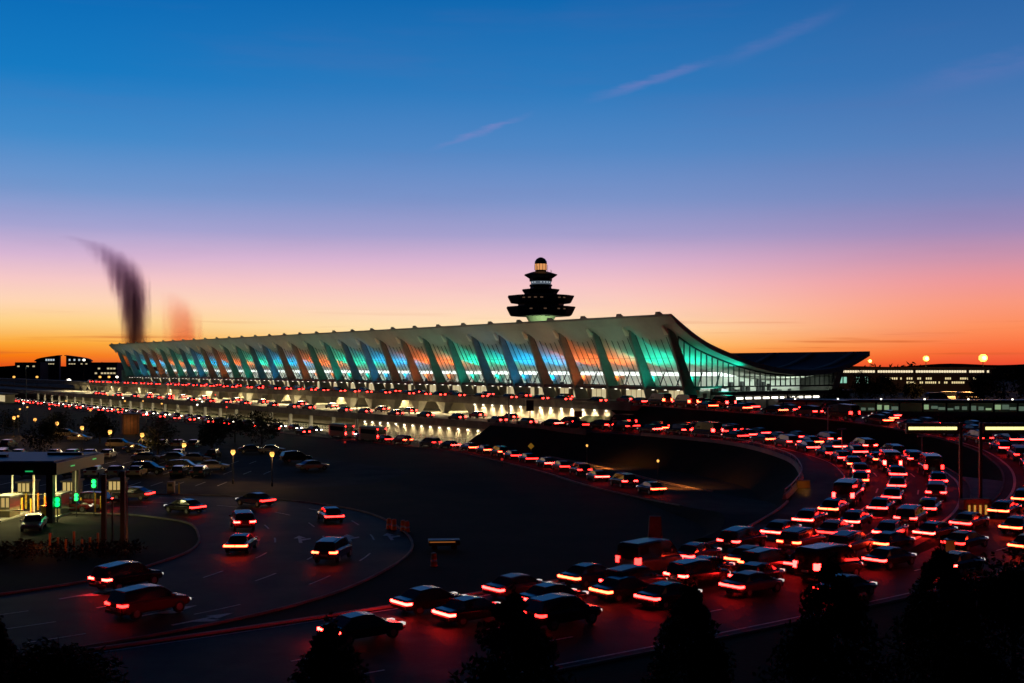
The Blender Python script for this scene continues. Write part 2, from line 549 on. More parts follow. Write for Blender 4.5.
# concrete safety barrier along the inside of the loop
bar = empty('safety_barrier', pathA.at(pathA.near(40, 124), -10.2)[0], 0,
            'long low pale concrete barrier curving round the inside of the loop road', 'barrier')
loc = bar.location
mb = MB(); d0 = pathA.near(32, 188) - 5; d1 = pathA.near(37, 115); n = int((d1 - d0) / 2); rings = []
for k in range(n + 1):
    d = d0 + (d1 - d0) * k / n
    rings.append([pathA.at(d, -10.5 + o, z + .02)[0] - loc for o, z in ((0, 0), (.08, .2), (.14, .5), (.34, .5), (.40, .2), (.48, 0))])
mb.loft(rings); mb.build('concrete_wall', CONC, bar)
mb = MB()
d1 = pathA.near(31, 118); n = int((d1 - d0) / 2)
for k in range(0, n + 1, 2):
    d = d0 + (d1 - d0) * k / n
    p = pathA.at(d, -10.2, .5)[0] - loc; mb.box(p.x - .03, p.x + .03, p.y - .03, p.y + .03, p.z, p.z + .55)
rings = []
for k in range(n + 1):
    d = d0 + (d1 - d0) * k / n; p = pathA.at(d, -10.2, 1.0)[0] - loc; nn = pathA.at(d, -10.1, 1.0)[0] - loc - p
    rings.append([p - nn * .4, p + nn * .4, p + nn * .4 + Vector((0, 0, .08)), p - nn * .4 + Vector((0, 0, .08))])
mb.loft(rings); mb.build('handrail', STEEL, bar)

# traffic island in the parking exit loop and lot surfaces
def poly(name, pts, z, m, kind='structure'):
    mb = MB(); mb.quad(*[(x, y, z) for x, y in pts]); return tag(mb.build(name, m), kind=kind)


lot = poly('parking_lot', [(-210, 140), (-36, 138), (-18, 150), (-14, 168), (-40, 205), (-60, 236), (-230, 330), (-330, 330)], .008, ASPH2)
poly('toll_plaza_pavement', [(-110, 98), (-44, 99), (-36, 112), (-38, 137), (-110, 139)], .004, ASPH2)
mb = MB()
for row, (x0, x1, y) in enumerate(((-110, -36, 150), (-130, -34, 166), (-150, -40, 184), (-170, -52, 204))):
    x = x0
    while x < x1:
        mb.quad((x, y - 2.5, .014), (x + .12, y - 2.5, .014), (x + .12, y + 2.5, .014), (x, y + 2.5, .014)); x += 2.8
mb.build('bay_line', WHITEP, lot)

# ------------------------------------------------------------------ terminal
BAY = 12.2; NB = 31; LEN = BAY * NB
PROF = [(-8.9, 25.6), (-8.3, 25.2), (-3.6, 22.25), (.56, 20.1), (6.4, 18.2), (15, 15.9), (22, 14.8), (29.7, 14.25), (38.2, 14.5), (43.3, 15.3), (48, 16.8), (52.3, 18.6)]


def zr(u):
    for (u0, z0), (u1, z1) in zip(PROF, PROF[1:]):
        if u <= u1 or u1 == PROF[-1][0]:
            k = (u - u0) / (u1 - u0); return z0 + (z1 - z0) * k
US = [-8.9 + (61.2) * i / 44 for i in range(45)]
ZS = [zr(u) for u in US]
for _ in range(3):
    ZS = [ZS[0]] + [(ZS[i - 1] + 2 * ZS[i] + ZS[i + 1]) / 4 for i in range(1, 44)] + [ZS[-1]]


def zt(u):
    k = (u + 8.9) / 61.2 * 44; i = max(0, min(43, int(k))); f = k - i
    return ZS[i] * (1 - f) + ZS[i + 1] * f


term = empty('airport_terminal', TO, TROT, 'long modern terminal with sweeping upcurved concrete roof over slanted fins and colour-lit glass', 'airport terminal')


def sag(a):
    if a < 0 or a > LEN: return 0.0
    k = (a % BAY) / BAY
    return 1.25 * (1 - (2 * k - 1) ** 2)


def under(u, a):
    if u < -8.8: return zt(u) - .4
    return zt(u) - 1.05 - sag(a) * max(0, min(1, (u + 7.2) / 3.4)) * max(0, min(1, (50 - u) / 3.4))


AS = [-4.0, -2.0, 0.0]
for b in range(NB):
    AS += [b * BAY + BAY * k / 6 for k in range(1, 7)]
AS += [LEN + 2, LEN + 4]
mb = MB()
nu = len(US)
i0 = 0
for a in AS: mb.v += [(u, a, zt(u)) for u in US]
for a in AS: mb.v += [(u, a, under(u, a)) for u in US]
na = len(AS); off = na * nu
for i in range(na - 1):
    for j in range(nu - 1):
        mb.f.append((i * nu + j, i * nu + j + 1, (i + 1) * nu + j + 1, (i + 1) * nu + j)); mb.m.append(1)
        mb.f.append((off + i * nu + j, off + (i + 1) * nu + j, off + (i + 1) * nu + j + 1, off + i * nu + j + 1)); mb.m.append(0)
for i in range(na - 1):
    for j in (0, nu - 1):
        mb.f.append((i * nu + j, (i + 1) * nu + j, off + (i + 1) * nu + j, off + i * nu + j)); mb.m.append(0)
for j in range(nu - 1):
    for i in (0, na - 1):
        mb.f.append((i * nu + j, i * nu + j + 1, off + i * nu + j + 1, off + i * nu + j)); mb.m.append(0)
roof = mb.build('roof', [ROOFC, ROOFT], term)
for b in range(NB + 1):                                   # ribs that show as bumps along both eaves
    a = b * BAY; mb = MB(); rings = []
    for u in US[0:-1]:
        h = .15 + .38 * max(0, abs(u - 22) / 30 - .55) / .45
        rings.append([(u, a - .9, zt(u) + .01), (u, a - .7, zt(u) + h), (u, a + .7, zt(u) + h), (u, a + .9, zt(u) + .01)])
    mb.loft(rings); mb.build('roof_rib', ROOFC, roof)

# slanting fins and the glass between them
GB, GT = (.9, 10.9), (-4.75, 21.75)         # glass foot and head (u,z)


def fin_mesh(z0, flip=False):
    mb = MB(); rings = []
    zs = [z0, 9, 11, 13, 15, 17, 19, 21, 22.4, 23.4]
    for z in zs:
        k = (z - 8) / 14.6
        uc = .7 - 6.3 * k
        d = 1.12 - .28 * k + .6 * max(0, 1 - k) ** 2
        th = .38
        if z > 22: d *= .6
        rings.append([(uc - d, -th * .8, z), (uc - d * .2, -th, z), (uc + d, -th, z), (uc + d, th, z), (uc - d * .2, th, z), (uc - d, th * .8, z)])
    mb.loft(rings)
    return mb


TEAL = (0, .80, .52); ORNG = (1, .17, .03); BLUE = (.0, .46, 1.0)
SEQ = [TEAL, TEAL, ORNG, ORNG, BLUE, BLUE]
fin0 = None
for b in range(NB + 1):
    if fin0 is None: fin0 = fin_mesh(0).build('slanted_fin', mat('fin_concrete', (.17, .172, .16), .8, var=.25, vscale=.4), term); o = fin0
    else: o = fin0.copy(); COL.objects.link(o)
    o.location = (0, b * BAY, 0)
# cable notch at each fin head, its lit look put into a pale tan
nb0 = None
for b in range(NB + 1):
    if nb0 is None:
        mb = MB(); mb.loft([[(-7.7, -.3, 23.0), (-7.7, .3, 23.0), (-7.7, .3, 23.4), (-7.7, -.3, 23.4)], [(-6.6, -.6, 21.5), (-6.6, .6, 21.5), (-6.6, .6, 22.3), (-6.6, -.6, 22.3)]])
        nb0 = mb.build('fin_head', mat('lit_notch_tan', (.62, .56, .44), .7), term); o = nb0
    else: o = nb0.copy(); COL.objects.link(o)
    o.location = (0, b * BAY, 0)

# one glazed bay, copied
mb = MB(); r = 6
for k in range(r):
    a0 = .55 + (BAY - 1.1) * k / r; a1 = .55 + (BAY - 1.1) * (k + 1) / r
    h0 = GT[1] - .0; mb.quad((GB[0], a0, GB[1]), (GB[0], a1, GB[1]), (GT[0], a1, GT[1]), (GT[0], a0, GT[1]))
w0 = mb.build('window_wall', GLASSM, term)
mb = MB()
def gl(k): return (GB[0] + (GT[0] - GB[0]) * k, GB[1] + (GT[1] - GB[1]) * k)
for k in range(0, 7):
    a = .55 + (BAY - 1.1) * k / 6
    mb.loft([[(gl(t)[0] - .07, a - .035, gl(t)[1] - .03), (gl(t)[0] + .07, a - .035, gl(t)[1] + .03), (gl(t)[0] + .07, a + .035, gl(t)[1] + .03), (gl(t)[0] - .07, a + .035, gl(t)[1] - .03)] for t in (0, .5, 1)])
for t in (0, .27, .55):
    u, z = gl(t); w = .03 if 0 < t < .9 else .14
    mb.box(u - .08, u + .08, .5, BAY - .5, z - w, z + w)
m0 = mb.build('mullion', DARKM, w0)
for b in range(1, NB):
    w = w0.copy(); COL.objects.link(w); w.location = (0, b * BAY, 0)
    m = m0.copy(); COL.objects.link(m); m.parent = w

# glazed end wall
mb = MB(); ne = 30; UE = [-3.6 + 47.8 * k / ne for k in range(ne + 1)]
for k in range(ne):
    u0, u1 = UE[k], UE[k + 1]
    def foot(u): return max(u, .6 - (u + 4.4) * 0) if u < .6 else u
    zb0 = 10.9 if u0 > .6 else 10.9 + (.6 - u0) / 4.4 * 8.6
    zb1 = 10.9 if u1 > .6 else 10.9 + (.6 - u1) / 4.4 * 8.6
    mb.quad((u0, -.3, zb0), (u1, -.3, zb1), (u1, -.3, zt(u1) - 1.0), (u0, -.3, zt(u0) - 1.0))
we = mb.build('end_window_wall', GLASSM, term)
mb = MB()
for k in range(0, ne + 1):
    u = UE[k]; zb = 10.9 if u > .6 else 10.9 + (.6 - u) / 4.4 * 8.6
    mb.box(u - .05, u + .05, -.45, -.15, zb, zt(u) - 1.0)
mb.box(.6, 44.2, -.46, -.14, 10.7, 11.0)
mb.box(.6, 44.2, -.44, -.16, 12.9, 13.02)
for k in range(ne):
    u0, u1 = UE[k], UE[k + 1]
    mb.loft([[(u, -.5, zt(u) - 1.35), (u, -.1, zt(u) - 1.35), (u, -.1, zt(u) - 1.03), (u, -.5, zt(u) - 1.03)] for u in (u0, u1)])
mb.build('mullion', DARKM, we)
# rear wall and rear fins
mb = MB(); mb.box(44.0, 44.3, 0, LEN, 0, 15.0); mb.build('rear_wall', CONCD, term)
rf = None
for b in range(0, NB + 1):
    if rf is None:
        mb = MB(); mb.loft([[(43.2 + k * 3.2 - .2, -.6, z), (45 + k * 3.2, -.6, z), (45 + k * 3.2, .6, z), (43.2 + k * 3.2 - .2, .6, z)] for k, z in ((0, 0), (.0, 9), (.5, 12.5), (1, 15.9))])
        rf = mb.build('rear_fin', ROOFC, term); o = rf
    else: o = rf.copy(); COL.objects.link(o)
    o.location = (0, b * BAY, 0)
mb = MB(); mb.box(-4, 44, LEN + .1, LEN + .5, 0, 13.5); mb.build('far_end_wall', CONCD, term)

# floors, podium, entrance canopy
mb = MB(); mb.box(1.2, 43.9, .2, LEN, 7.3, 7.75); mb.box(1.6, 13.0, .2, LEN, 10.55, 10.75); mb.build('floor', INTF, term)
mb = MB(); mb.box(1.3, 43.9, -.1, LEN, 0, 7.2); mb.build('podium', CONCD, term)
mb = MB(); mb.box(-1.6, 2.6, -.2, LEN + .2, 10.2, 10.85); mb.build('entrance_canopy', DARKM, term)
# entrance fronts under the canopy
mb = MB()
for b in range(NB):
    for k in range(6):
        a = b * BAY + .9 + k * 1.75
        if (b * 3 + k * 2) % 5 == 0: continue
        mb.box(2.7, 2.75, a, a + 1.5, 7.9, 9.95)
mb.build('entrance_glazing', LITWIN, term)
mb = MB(); mb.box(2.8, 3.0, .2, LEN, 7.75, 10.2)
mb.build('entrance_wall', BEIGE, term)
mb = MB()
for b in range(NB):
    for k in range(3):
        a = b * BAY + 2.2 + k * 3.9
        mb.box(-1.2, -.9, a, a + .5, 10.10, 10.19)
mb.build('soffit_lamp', WHITEL, term)

# inner core: upper hall wall, bright cove along its top, braces, boards, counters
mb = MB(); mb.box(15, 40, 6, LEN - 6, 7.76, 13.2); mb.build('inner_core', INTW, term)
mb = MB()
mb.box(14.45, 14.95, 5.6, LEN - 6, 13.0, 13.85); mb.box(14.97, 39, 5.45, 5.95, 12.95, 13.6)
mb.build('cove_light', COVE, term)
mb = MB()
random.seed(4)
for b in range(NB):
    a0 = b * BAY
    for k in range(5):
        a = a0 + 1 + k * 2.4 + random.uniform(-.4, .4); h = random.uniform(8.9, 11.4)
        mb.box(14.3, 14.9, a, a + random.uniform(.5, 1.5), 7.76, h)
    for k in range(2):
        a = a0 + 3 + k * 5.5
        mb.loft([[(9 + 5 * t - .12, a + t * 2.4 - .12, 7.8 + 6 * t), (9 + 5 * t + .12, a + t * 2.4 - .12, 7.8 + 6 * t), (9 + 5 * t + .12, a + t * 2.4 + .12, 7.8 + 6 * t), (9 + 5 * t - .12, a + t * 2.4 + .12, 7.8 + 6 * t)] for t in (0, 1)])
for k in range(14):
    u = 15.5 + k * 1.7; mb.box(u, u + random.uniform(.3, 1.1), 5.3, 5.9, 7.76, random.uniform(9, 12.6))
mb.build('concourse_screens', DARKM, term)
mb = MB(); a0 = 0
mb.loft([[(6, a0 + 5.4, 7.8), (7.6, a0 + 5.4, 7.8), (7.6, a0 + 6.8, 7.8), (6, a0 + 6.8, 7.8)], [(7, a0 + 5.8, 10.5), (7.6, a0 + 5.8, 10.5), (7.6, a0 + 6.4, 10.5), (7, a0 + 6.4, 10.5)], [(5.5, a0 + 5.4, 13.0), (8.0, a0 + 5.4, 13.0), (8.0, a0 + 7.0, 13.0), (5.5, a0 + 7.0, 13.0)]])
repeat('hall_pylon', mb, INTW, term, [(0, b * BAY, 0) for b in range(NB)])
mb = MB()
for b in range(NB):
    for k in range(4):
        a = b * BAY + 1.2 + k * 2.9
        if (b + k) % 3: mb.box(14.85, 14.98, a, a + 1.6, 9.4, 10.2)
mb.build('hall_display', mat('display_panel', (.2, .2, .2), .4, emit=(.7, .9, 1), es=.8), term)

# coloured uplights that wash the ceiling bay by bay
for b in range(NB):
    c = SEQ[b % 6]
    light('AREA', (3.6, (b + .5) * BAY, 11.0), 1350, c, term, (.30, 0, 1), shape='RECTANGLE', size=BAY * .9, size_y=.6, spread=R(125))
    if b % 2 == 0:
        light('AREA', (9.0, (b + 1) * BAY, 12.9), 900, (.92, 1, .86), term, (.6, 0, -.8), shape='RECTANGLE', size=22, size_y=.5, spread=R(120))
        light('AREA', (4, (b + 1) * BAY, 10.45), 160, (1, .85, .6), term, (-.9, 0, -.5), shape='RECTANGLE', size=22, size_y=.4)
# coloured washes on the near faces of alternate fins
for b in range(NB):
    if b % 2 == 1:
        c = SEQ[(b + (0 if b % 6 < 5 else 0)) % 6]
        light('SPOT', (-3.6, b * BAY - 8.2, 9.2), 3400, c, term, (.5, 8.2, 6.8), spot_size=R(70), spot_blend=.8, shadow_soft_size=.3)
# end overhang wash
light('AREA', (10, -1.2, 12.2), 600, TEAL, term, (-.75, -.1, .75), shape='RECTANGLE', size=3, size_y=10)
light('AREA', (26, 1.2, 12.6), 1100, (.80, 1, .84), term, (0, .8, -.6), shape='RECTANGLE', size=26, size_y=.5)
# strip lights without fixtures, added along the kerb to brighten the eaves
for k in range(9):
    light('AREA', (-15.5, 21 + k * 42, 8.4), 560, (.80, 1, .66), term, (.62, 0, .80), shape='RECTANGLE', size=40, size_y=.5, spread=R(120))

# ------------------------------------------------------------------ road decks in front of the terminal
deck = empty('departures_deck', TO, TROT, 'raised concrete departures roadway with lit undercroft along the terminal front', 'elevated road')
mb = MB(); mb.box(-23, 1.1, -8, 660, 6.7, 7.6); mb.build('deck_slab', CONCD, deck)
mb = MB(); mb.box(-22.4, -4.0, -8, 660, 7.604, 7.62); mb.build('roadway', ASPH, deck)
mb = MB(); mb.box(-3.9, .9, -6, LEN, 7.61, 7.74); mb.build('pavement', CONC, deck)
mb = MB(); mb.box(-22.95, -22.7, -8, 660, 7.61, 8.35); mb.build('parapet', CONCD, deck)
mb = MB()
mb.box(-8.5, -8, 46, 400, 0, 6.68); mb.build('undercroft_wall', BEIGE, deck)
mb = MB()
for a in (0,):
    mb.loft([[(-21.5, a - .5, 4.02), (-20.3, a - .5, 4.02), (-20.3, a + .5, 4.02), (-21.5, a + .5, 4.02)], [(-22.2, a - 2.2, 6.69), (-19.8, a - 2.2, 6.69), (-19.8, a + 2.2, 6.69), (-22.2, a + 2.2, 6.69)]])
repeat('flared_pier', mb, CONC, deck, [(0, 50 + k * 12.2, 0) for k in range(29)])
mb = MB(); mb.quad((-22.9, -8, 3.9), (-22.9, 46, 3.9), (-22.9, 46, 6.68), (-22.9, -2, 6.68)); mb.quad((-22.9, 46, 0), (-8, 46, 0), (-8, 46, 6.68), (-22.9, 46, 6.68)); mb.build('retaining_wall', BEIGE, deck)
mb = MB()
for k in range(14): a = -1 + k * 3.6; mb.box(-23.2, -22.95, a, a + .3, 6.35, 6.6)
for k in range(70):
    a = 50 + k * 5; mb.box(-16, -15.4, a, a + .8, 6.6, 6.69)
mb.build('downlight', WHITEL, deck)
for k in range(14):
    light('SPOT', (-23.9, -.85 + k * 3.6, 6.6), 1200, (1, .82, .52), deck, (.40, 0, -.9), spot_size=R(105), spot_blend=1, shadow_soft_size=.1)
for k in range(9):
    light('AREA', (-15, 66 + k * 38, 6.6), 6500, (1, .82, .42), deck, (0, 0, -1), shape='RECTANGLE', size=36, size_y=.6)

mid = empty('commercial_deck', TO, TROT, 'lower concrete roadway deck of taxis and shuttles with lamps under its edge', 'elevated road')
mb = MB(); mb.box(-45, -23.02, -22, 660, 3.2, 4.0); mb.box(-23.0, -8.55, 46.1, 400, 3.2, 3.99); mb.build('deck_slab', CONCD, mid)
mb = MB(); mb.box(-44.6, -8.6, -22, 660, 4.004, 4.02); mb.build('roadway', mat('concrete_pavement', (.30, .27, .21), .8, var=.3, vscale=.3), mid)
mb = MB(); mb.box(-49.3, -45.1, -10, 420, .0, .14); mb.build('pavement', MATS['concrete_pavement'], mid)  # pale strip added in place of the white headlight streak on the road
mb = MB(); mb.box(-45.0, -44.75, -22, 660, 4.02, 4.6); mb.build('parapet', CONCD, mid)
mb = MB(); mb.box(-43.6, -43.2, -20, 62, 0, 3.18); mb.box(-31, -30.5, 62, 420, 0, 3.18); mb.build('retaining_wall', BEIGE, mid)
mb = MB()
for k in range(22): a = -16 + k * 3.6; mb.box(-43.85, -43.62, a, a + .3, 2.5, 2.75)
for k in range(60): a = 66 + k * 5.2; mb.box(-38.4, -37.9, a, a + .8, 3.1, 3.19)
mb.build('downlight', WHITEL, mid)
for k in range(22):
    light('SPOT', (-44.6, -15.85 + k * 3.6, 3.05), 380, (1, .84, .5), mid, (.42, 0, -.9), spot_size=R(105), spot_blend=1, shadow_soft_size=.1)
for k in range(7):
    light('AREA', (-38, 84 + k * 44, 3.1), 6000, (1, .84, .48), mid, (-.3, 0, -1), shape='RECTANGLE', size=42, size_y=.6)
for k in range(10):
    light('AREA', (-24.4, 20 + k * 40, 6.5), 1900, (1, .80, .46), mid, (-.7, 0, -1), shape='RECTANGLE', size=38, size_y=.4)
    light('AREA', (-45.6, 20 + k * 40, 3.1), 700, (1, .84, .55), mid, (-.5, 0, -1), shape='RECTANGLE', size=38, size_y=.3)
mb = MB(); mb.box(-43.8, -43.0, 0, .8, 0, 3.19)
repeat('pier', mb, CONC, mid, [(0, 64 + k * 12.2, 0) for k in range(26)])

# earth slope between the near ends of the two decks and the loop roads
mb = MB()
mb.quad(T(-2, -22.85, 6.6), T(-8, -22.85, 6.6), (28, 206, 4.02), T(-20, -24, 4.02))
# railing by the arrivals road
rl = empty('railing', T(10, -47.5), TROT, 'pale metal railing between the arrivals road and the lit lower wall', 'railing')
mb = MB()
for k in range(60): mb.box(-.04, .04, k * 1.5 - .04, k * 1.5 + .04, 0, 1.3)
for z in (.5, .9, 1.3): mb.box(-.05, .05, 0, 88.5, z - .04, z + .04)
mb.build('rail_panel', mat('pale_rail', (.6, .58, .5), .5), rl)

# ------------------------------------------------------------------ control tower
TW = Vector((9.1, 370, 0)); k_ = .316


def zz(py): return 15 + (HY - py) * k_


tower = empty('control_tower', TW, .3, 'dark pagoda-like control tower with stacked flaring decks and glowing round cab above the terminal roof', 'control tower')
DT = mat('tower_cladding', (.035, .035, .045), .6)
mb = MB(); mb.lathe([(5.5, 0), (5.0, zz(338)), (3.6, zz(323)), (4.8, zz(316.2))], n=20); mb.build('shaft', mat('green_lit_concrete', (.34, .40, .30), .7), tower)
mb = MB(); mb.lathe([(9.6, zz(316)), (10.0, zz(315)), (11.1, zz(308)), (11.1, zz(307)), (7.6, zz(306.8))], n=12); mb.build('lower_deck', DT, tower)
mb = MB(); mb.lathe([(7.4, zz(306.7)), (7.4, zz(304)), (9.7, zz(303)), (10.7, zz(297)), (10.7, zz(296)), (5.6, zz(294.6))], n=12); mb.build('upper_deck', DT, tower)
mb = MB(); mb.lathe([(5.2, zz(294.5)), (5.4, zz(293)), (6.0, zz(290.5)), (6.0, zz(289.5)), (3.5, zz(288.8)), (3.4, zz(287)), (3.7, zz(286)), (3.6, zz(284.6))], n=12); mb.build('service_deck', DT, tower)
mb = MB(); mb.lathe([(3.3, zz(284.6)), (3.4, zz(281.4))], n=12); mb.build('cab_window', mat('cab_glass', (.05, .06, .08), .08, emit=(.5, .62, .8), es=.16), tower)
mb = MB(); mb.lathe([(3.6, zz(281.4)), (3.7, zz(278.5)), (5.3, zz(275.2)), (5.3, zz(274.6)), (2.9, zz(272.2)), (1.8, zz(271.4)), (1.8, zz(270))], n=12); mb.build('cab_roof', DT, tower)
mb = MB(); mb.lathe([(1.75, zz(270)), (1.85, zz(267)), (1.95, zz(264))], n=16); mb.build('beacon_drum', mat('drum_glow', (.6, .4, .25), .4, emit=(1, .42, .14), es=.75), tower)
mb = MB()
for q in range(12):
    t = q * .5236; mb.box(1.93 * math.cos(t) - .06, 1.93 * math.cos(t) + .06, 1.93 * math.sin(t) - .06, 1.93 * math.sin(t) + .06, zz(270), zz(264))
mb.build('beacon_frame', DT, tower)
mb = MB()
for q in range(5):
    t = -2.2 + q * .5; mb.tube((3.4 * math.cos(t), 3.4 * math.sin(t), zz(274.5)), (3.4 * math.cos(t), 3.4 * math.sin(t), zz(274.5) + random.uniform(1.2, 2.8)), .05, n=5)
mb.build('antenna', DT, tower)
for rr_, zz_, nn in ((10.75, 299.5, 9), (11.0, 310.5, 8), (4.0, 292, 4)):
    for q in range(nn):
        if random.random() < .35: continue
        t = -1.57 - .8 + 1.6 * (q + .5) / nn - .3
        mb = MB(); c_, s2 = math.cos(t), math.sin(t); a_ = Vector((c_ * rr_, s2 * rr_, zz(zz_))); b_ = Vector((-s2, c_, 0)) * .45; o_ = Vector((c_, s2, 0)) * .05
        mb.quad(a_ - b_ + o_, a_ + b_ + o_, a_ + b_ + o_ + Vector((0, 0, .35)), a_ - b_ + o_ + Vector((0, 0, .35))); mb.build('window', mat('tower_window_dim', (.1, .1, .1), .3, emit=(.9, .5, .3), es=.10), tower)
mb = MB(); mb.lathe([(1.96, zz(264)), (1.9, zz(261.4)), (1.4, zz(259)), (.7, zz(257.6)), (.15, zz(257.2))], n=16); mb.build('dome', mat('dome_metal', (.05, .08, .09), .35), tower, smooth=True)
for z, n, rr, m in ((zz(282.6), 7, 3.42, WHITEL),):
    mb = MB()
    for i in range(n):
        if i in (2,): continue
        t = -1.57 - .9 + i * .3 - .3; mb.box(rr * math.cos(t) - .2, rr * math.cos(t) + .2, rr * math.sin(t) - .1, rr * math.sin(t) + .1, z - .12, z + .12)
    mb.build('cab_lamp', COOLWIN, tower)
light('SPOT', (-2, -14, zz(345)), 9000, (.75, 1, .5), tower, (2, 13.5, 11), spot_size=R(50), spot_blend=.6)

# ------------------------------------------------------------------ smoke plumes (volumes in a swept hull)
def plume(name, base, pts, label, absorb, dens, seed):
    """pts: (dx, dz, radius) up the plume in metres from its base"""
    e = MB(); rings = []; n = 14
    for dx, dz, r in pts:
        rings.append([(dx + r * 1.15 * math.cos(2 * math.pi * k / n), r * 1.1 * math.sin(2 * math.pi * k / n), dz) for k in range(n)])
    e.loft(rings)
    m = bpy.data.materials.new(name + '_vapour'); m.use_nodes = True; t = m.node_tree
    for q in list(t.nodes): t.nodes.remove(q)
    h = G(t); o = t.nodes.new('ShaderNodeOutputMaterial'); tcn = t.nodes.new('ShaderNodeTexCoord')
    sp = t.nodes.new('ShaderNodeSeparateXYZ'); t.links.new(tcn.outputs['Object'], sp.inputs[0])
    top = pts[-1][1]; zf = h.math('DIVIDE', sp.outputs[2], top)
    mxr = 120.0
    cx = h.ramp(zf, [(max(0, min(1, dz / top)), ((dx + mxr) / (2 * mxr),) * 3 + (1,)) for dx, dz, r in pts])
    cr = h.ramp(zf, [(max(0, min(1, dz / top)), (r / 40.0,) * 3 + (1,)) for dx, dz, r in pts])
    fa = h.ramp(zf, [(max(0, min(1, dz / top)), (p,) * 3 + (1,)) for (dx, dz, r), p in zip(pts, dens)])
    x0 = h.math('SUBTRACT', sp.outputs[0], h.math('SUBTRACT', h.math('MULTIPLY', cx, 2 * mxr), mxr))
    rad = h.math('MULTIPLY', cr, 40.0)
    dist = h.math('SQRT', h.math('ADD', h.math('MULTIPLY', x0, x0), h.math('MULTIPLY', sp.outputs[1], sp.outputs[1])))
    q = h.math('DIVIDE', dist, rad)
    cvn = t.nodes.new('ShaderNodeMapping'); cvn.inputs['Scale'].default_value = (.34, .34, .035); cvn.inputs['Location'].default_value = (seed, 0, 0)
    t.links.new(tcn.outputs['Object'], cvn.inputs[0])
    nz = h.noise(cvn.outputs[0], 1.0, 3, .6)
    q = h.math('ADD', q, h.math('MULTIPLY', h.math('SUBTRACT', nz, .5), 1.5))
    den = h.math('MULTIPLY', h.math('SUBTRACT', 1.0, h.smooth(q, .05, .95)), fa)
    v = t.nodes.new('ShaderNodeVolumeAbsorption'); v.inputs['Color'].default_value = (*absorb, 1); t.links.new(den, v.inputs['Density'])
    sc = t.nodes.new('ShaderNodeVolumeScatter'); sc.inputs['Color'].default_value = (.35, .25, .45, 1)
    t.links.new(h.math('MULTIPLY', den, .06), sc.inputs['Density'])
    ad = t.nodes.new('ShaderNodeAddShader'); t.links.new(v.outputs[0], ad.inputs[0]); t.links.new(sc.outputs[0], ad.inputs[1]); t.links.new(ad.outputs[0], o.inputs['Volume'])
    ob = e.build(name, m); ob.location = base
    tag(ob, label, 'smoke', kind='stuff')
    return ob


ky = 700 / F
b0 = Vector(((135 - 512) * ky, 700, 10))
rows = [(135, 375, 13), (135, 345, 14), (135, 325, 16), (133, 300, 20), (128, 282, 23), (120, 266, 24), (108, 253, 23), (92, 243, 19), (68, 236, 12)]
den1 = [.46, .46, .42, .34, .23, .12, .05, .022, .008]
plume('smoke_plume', b0, [((px - 135) * ky, (HY - py) * ky + 5, r * ky) for px, py, r in rows],
      'tall dark smoke plume bending left at its top behind the far end of the terminal', (.22, .08, .26), den1, 2)
b1 = Vector(((180 - 512) * ky, 705, 10))
rows = [(180, 375, 22), (180, 345, 23), (181, 330, 24), (179, 315, 24), (175, 303, 21), (168, 292, 13)]
plume('smoke_plume', b1, [((px - 180) * ky, (HY - py) * ky + 5, r * ky) for px, py, r in rows],
      'short thin reddish smoke plume right of the dark one behind the roof', (.90, .34, .34), [.13, .12, .10, .065, .03, .008], 9)

# ------------------------------------------------------------------ far setting: trees, hotel, concourse
def leaves(mb, c, rad, n, size, flat=.5, zc=1.0):
    for _ in range(n):
        while True:
            d = Vector((random.uniform(-1, 1), random.uniform(-1, 1), random.uniform(-1, 1)))
            if d.length < 1: break
        p = Vector(c) + Vector((d.x * rad, d.y * rad, d.z * rad * zc))
        a = Vector((random.gauss(0, 1), random.gauss(0, 1), random.gauss(0, 1))).normalized() * size * random.uniform(.6, 1.3)
        b = a.orthogonal().normalized() * size * random.uniform(.3, .7)
        mb.quad(p - a, p + b, p + a, p - b)


def tree(p, h, w, label, group=None, kind='round', n=900, size=.3, m=LEAF, cat='tree', name='leafy_tree'):
    e = empty(name, p, random.uniform(0, 6), label, cat, group)
    mb = MB(); th = h * .4
    mb.tube((0, 0, -.1), (0, 0, th), h * .028, h * .02); mb.tube((0, 0, th), (h * .02, 0, h * .9), h * .02, h * .004, n=6)
    limbs = []
    for k in range(9):
        z = h * (.25 + .6 * k / 9); t = k * 2.4; L = w * (.5 if kind == 'round' else .5 * (1 - k / 11)) * random.uniform(.7, 1)
        q = Vector((math.cos(t) * L, math.sin(t) * L, z + L * .45)); limbs.append(q)
        mb.tube((0, 0, z), q, h * .01, h * .003, n=5)
    mb.build('trunk', BARK, e)
    mb = MB()
    if kind == 'round':
        for k in range(16):
            t = random.uniform(0, 6.28); f = random.random(); z = h * (.32 + .6 * f)
            rr = w * .5 * math.sqrt(max(.05, 1 - (2 * f - .9) ** 2)) * random.uniform(.35, .8)
            leaves(mb, (math.cos(t) * rr, math.sin(t) * rr, z), w * random.uniform(.14, .25), n // 16, size)
    else:
        for k in range(26):
            f = (k + .5) / 26; z = h * (.10 + .84 * f); rr = w * .5 * (1 - f) ** .75 + .1
            for j in range(3):
                t = random.uniform(0, 6.28)
                leaves(mb, (math.cos(t) * rr * .6, math.sin(t) * rr * .6, z), max(.22, rr * random.uniform(.35, .6)), int(n / 78), size, zc=.8)
        leaves(mb, (0, 0, h * .96), .25, 20, size * .8, zc=1.6)
    mb.build('crown', m, e)
    return e


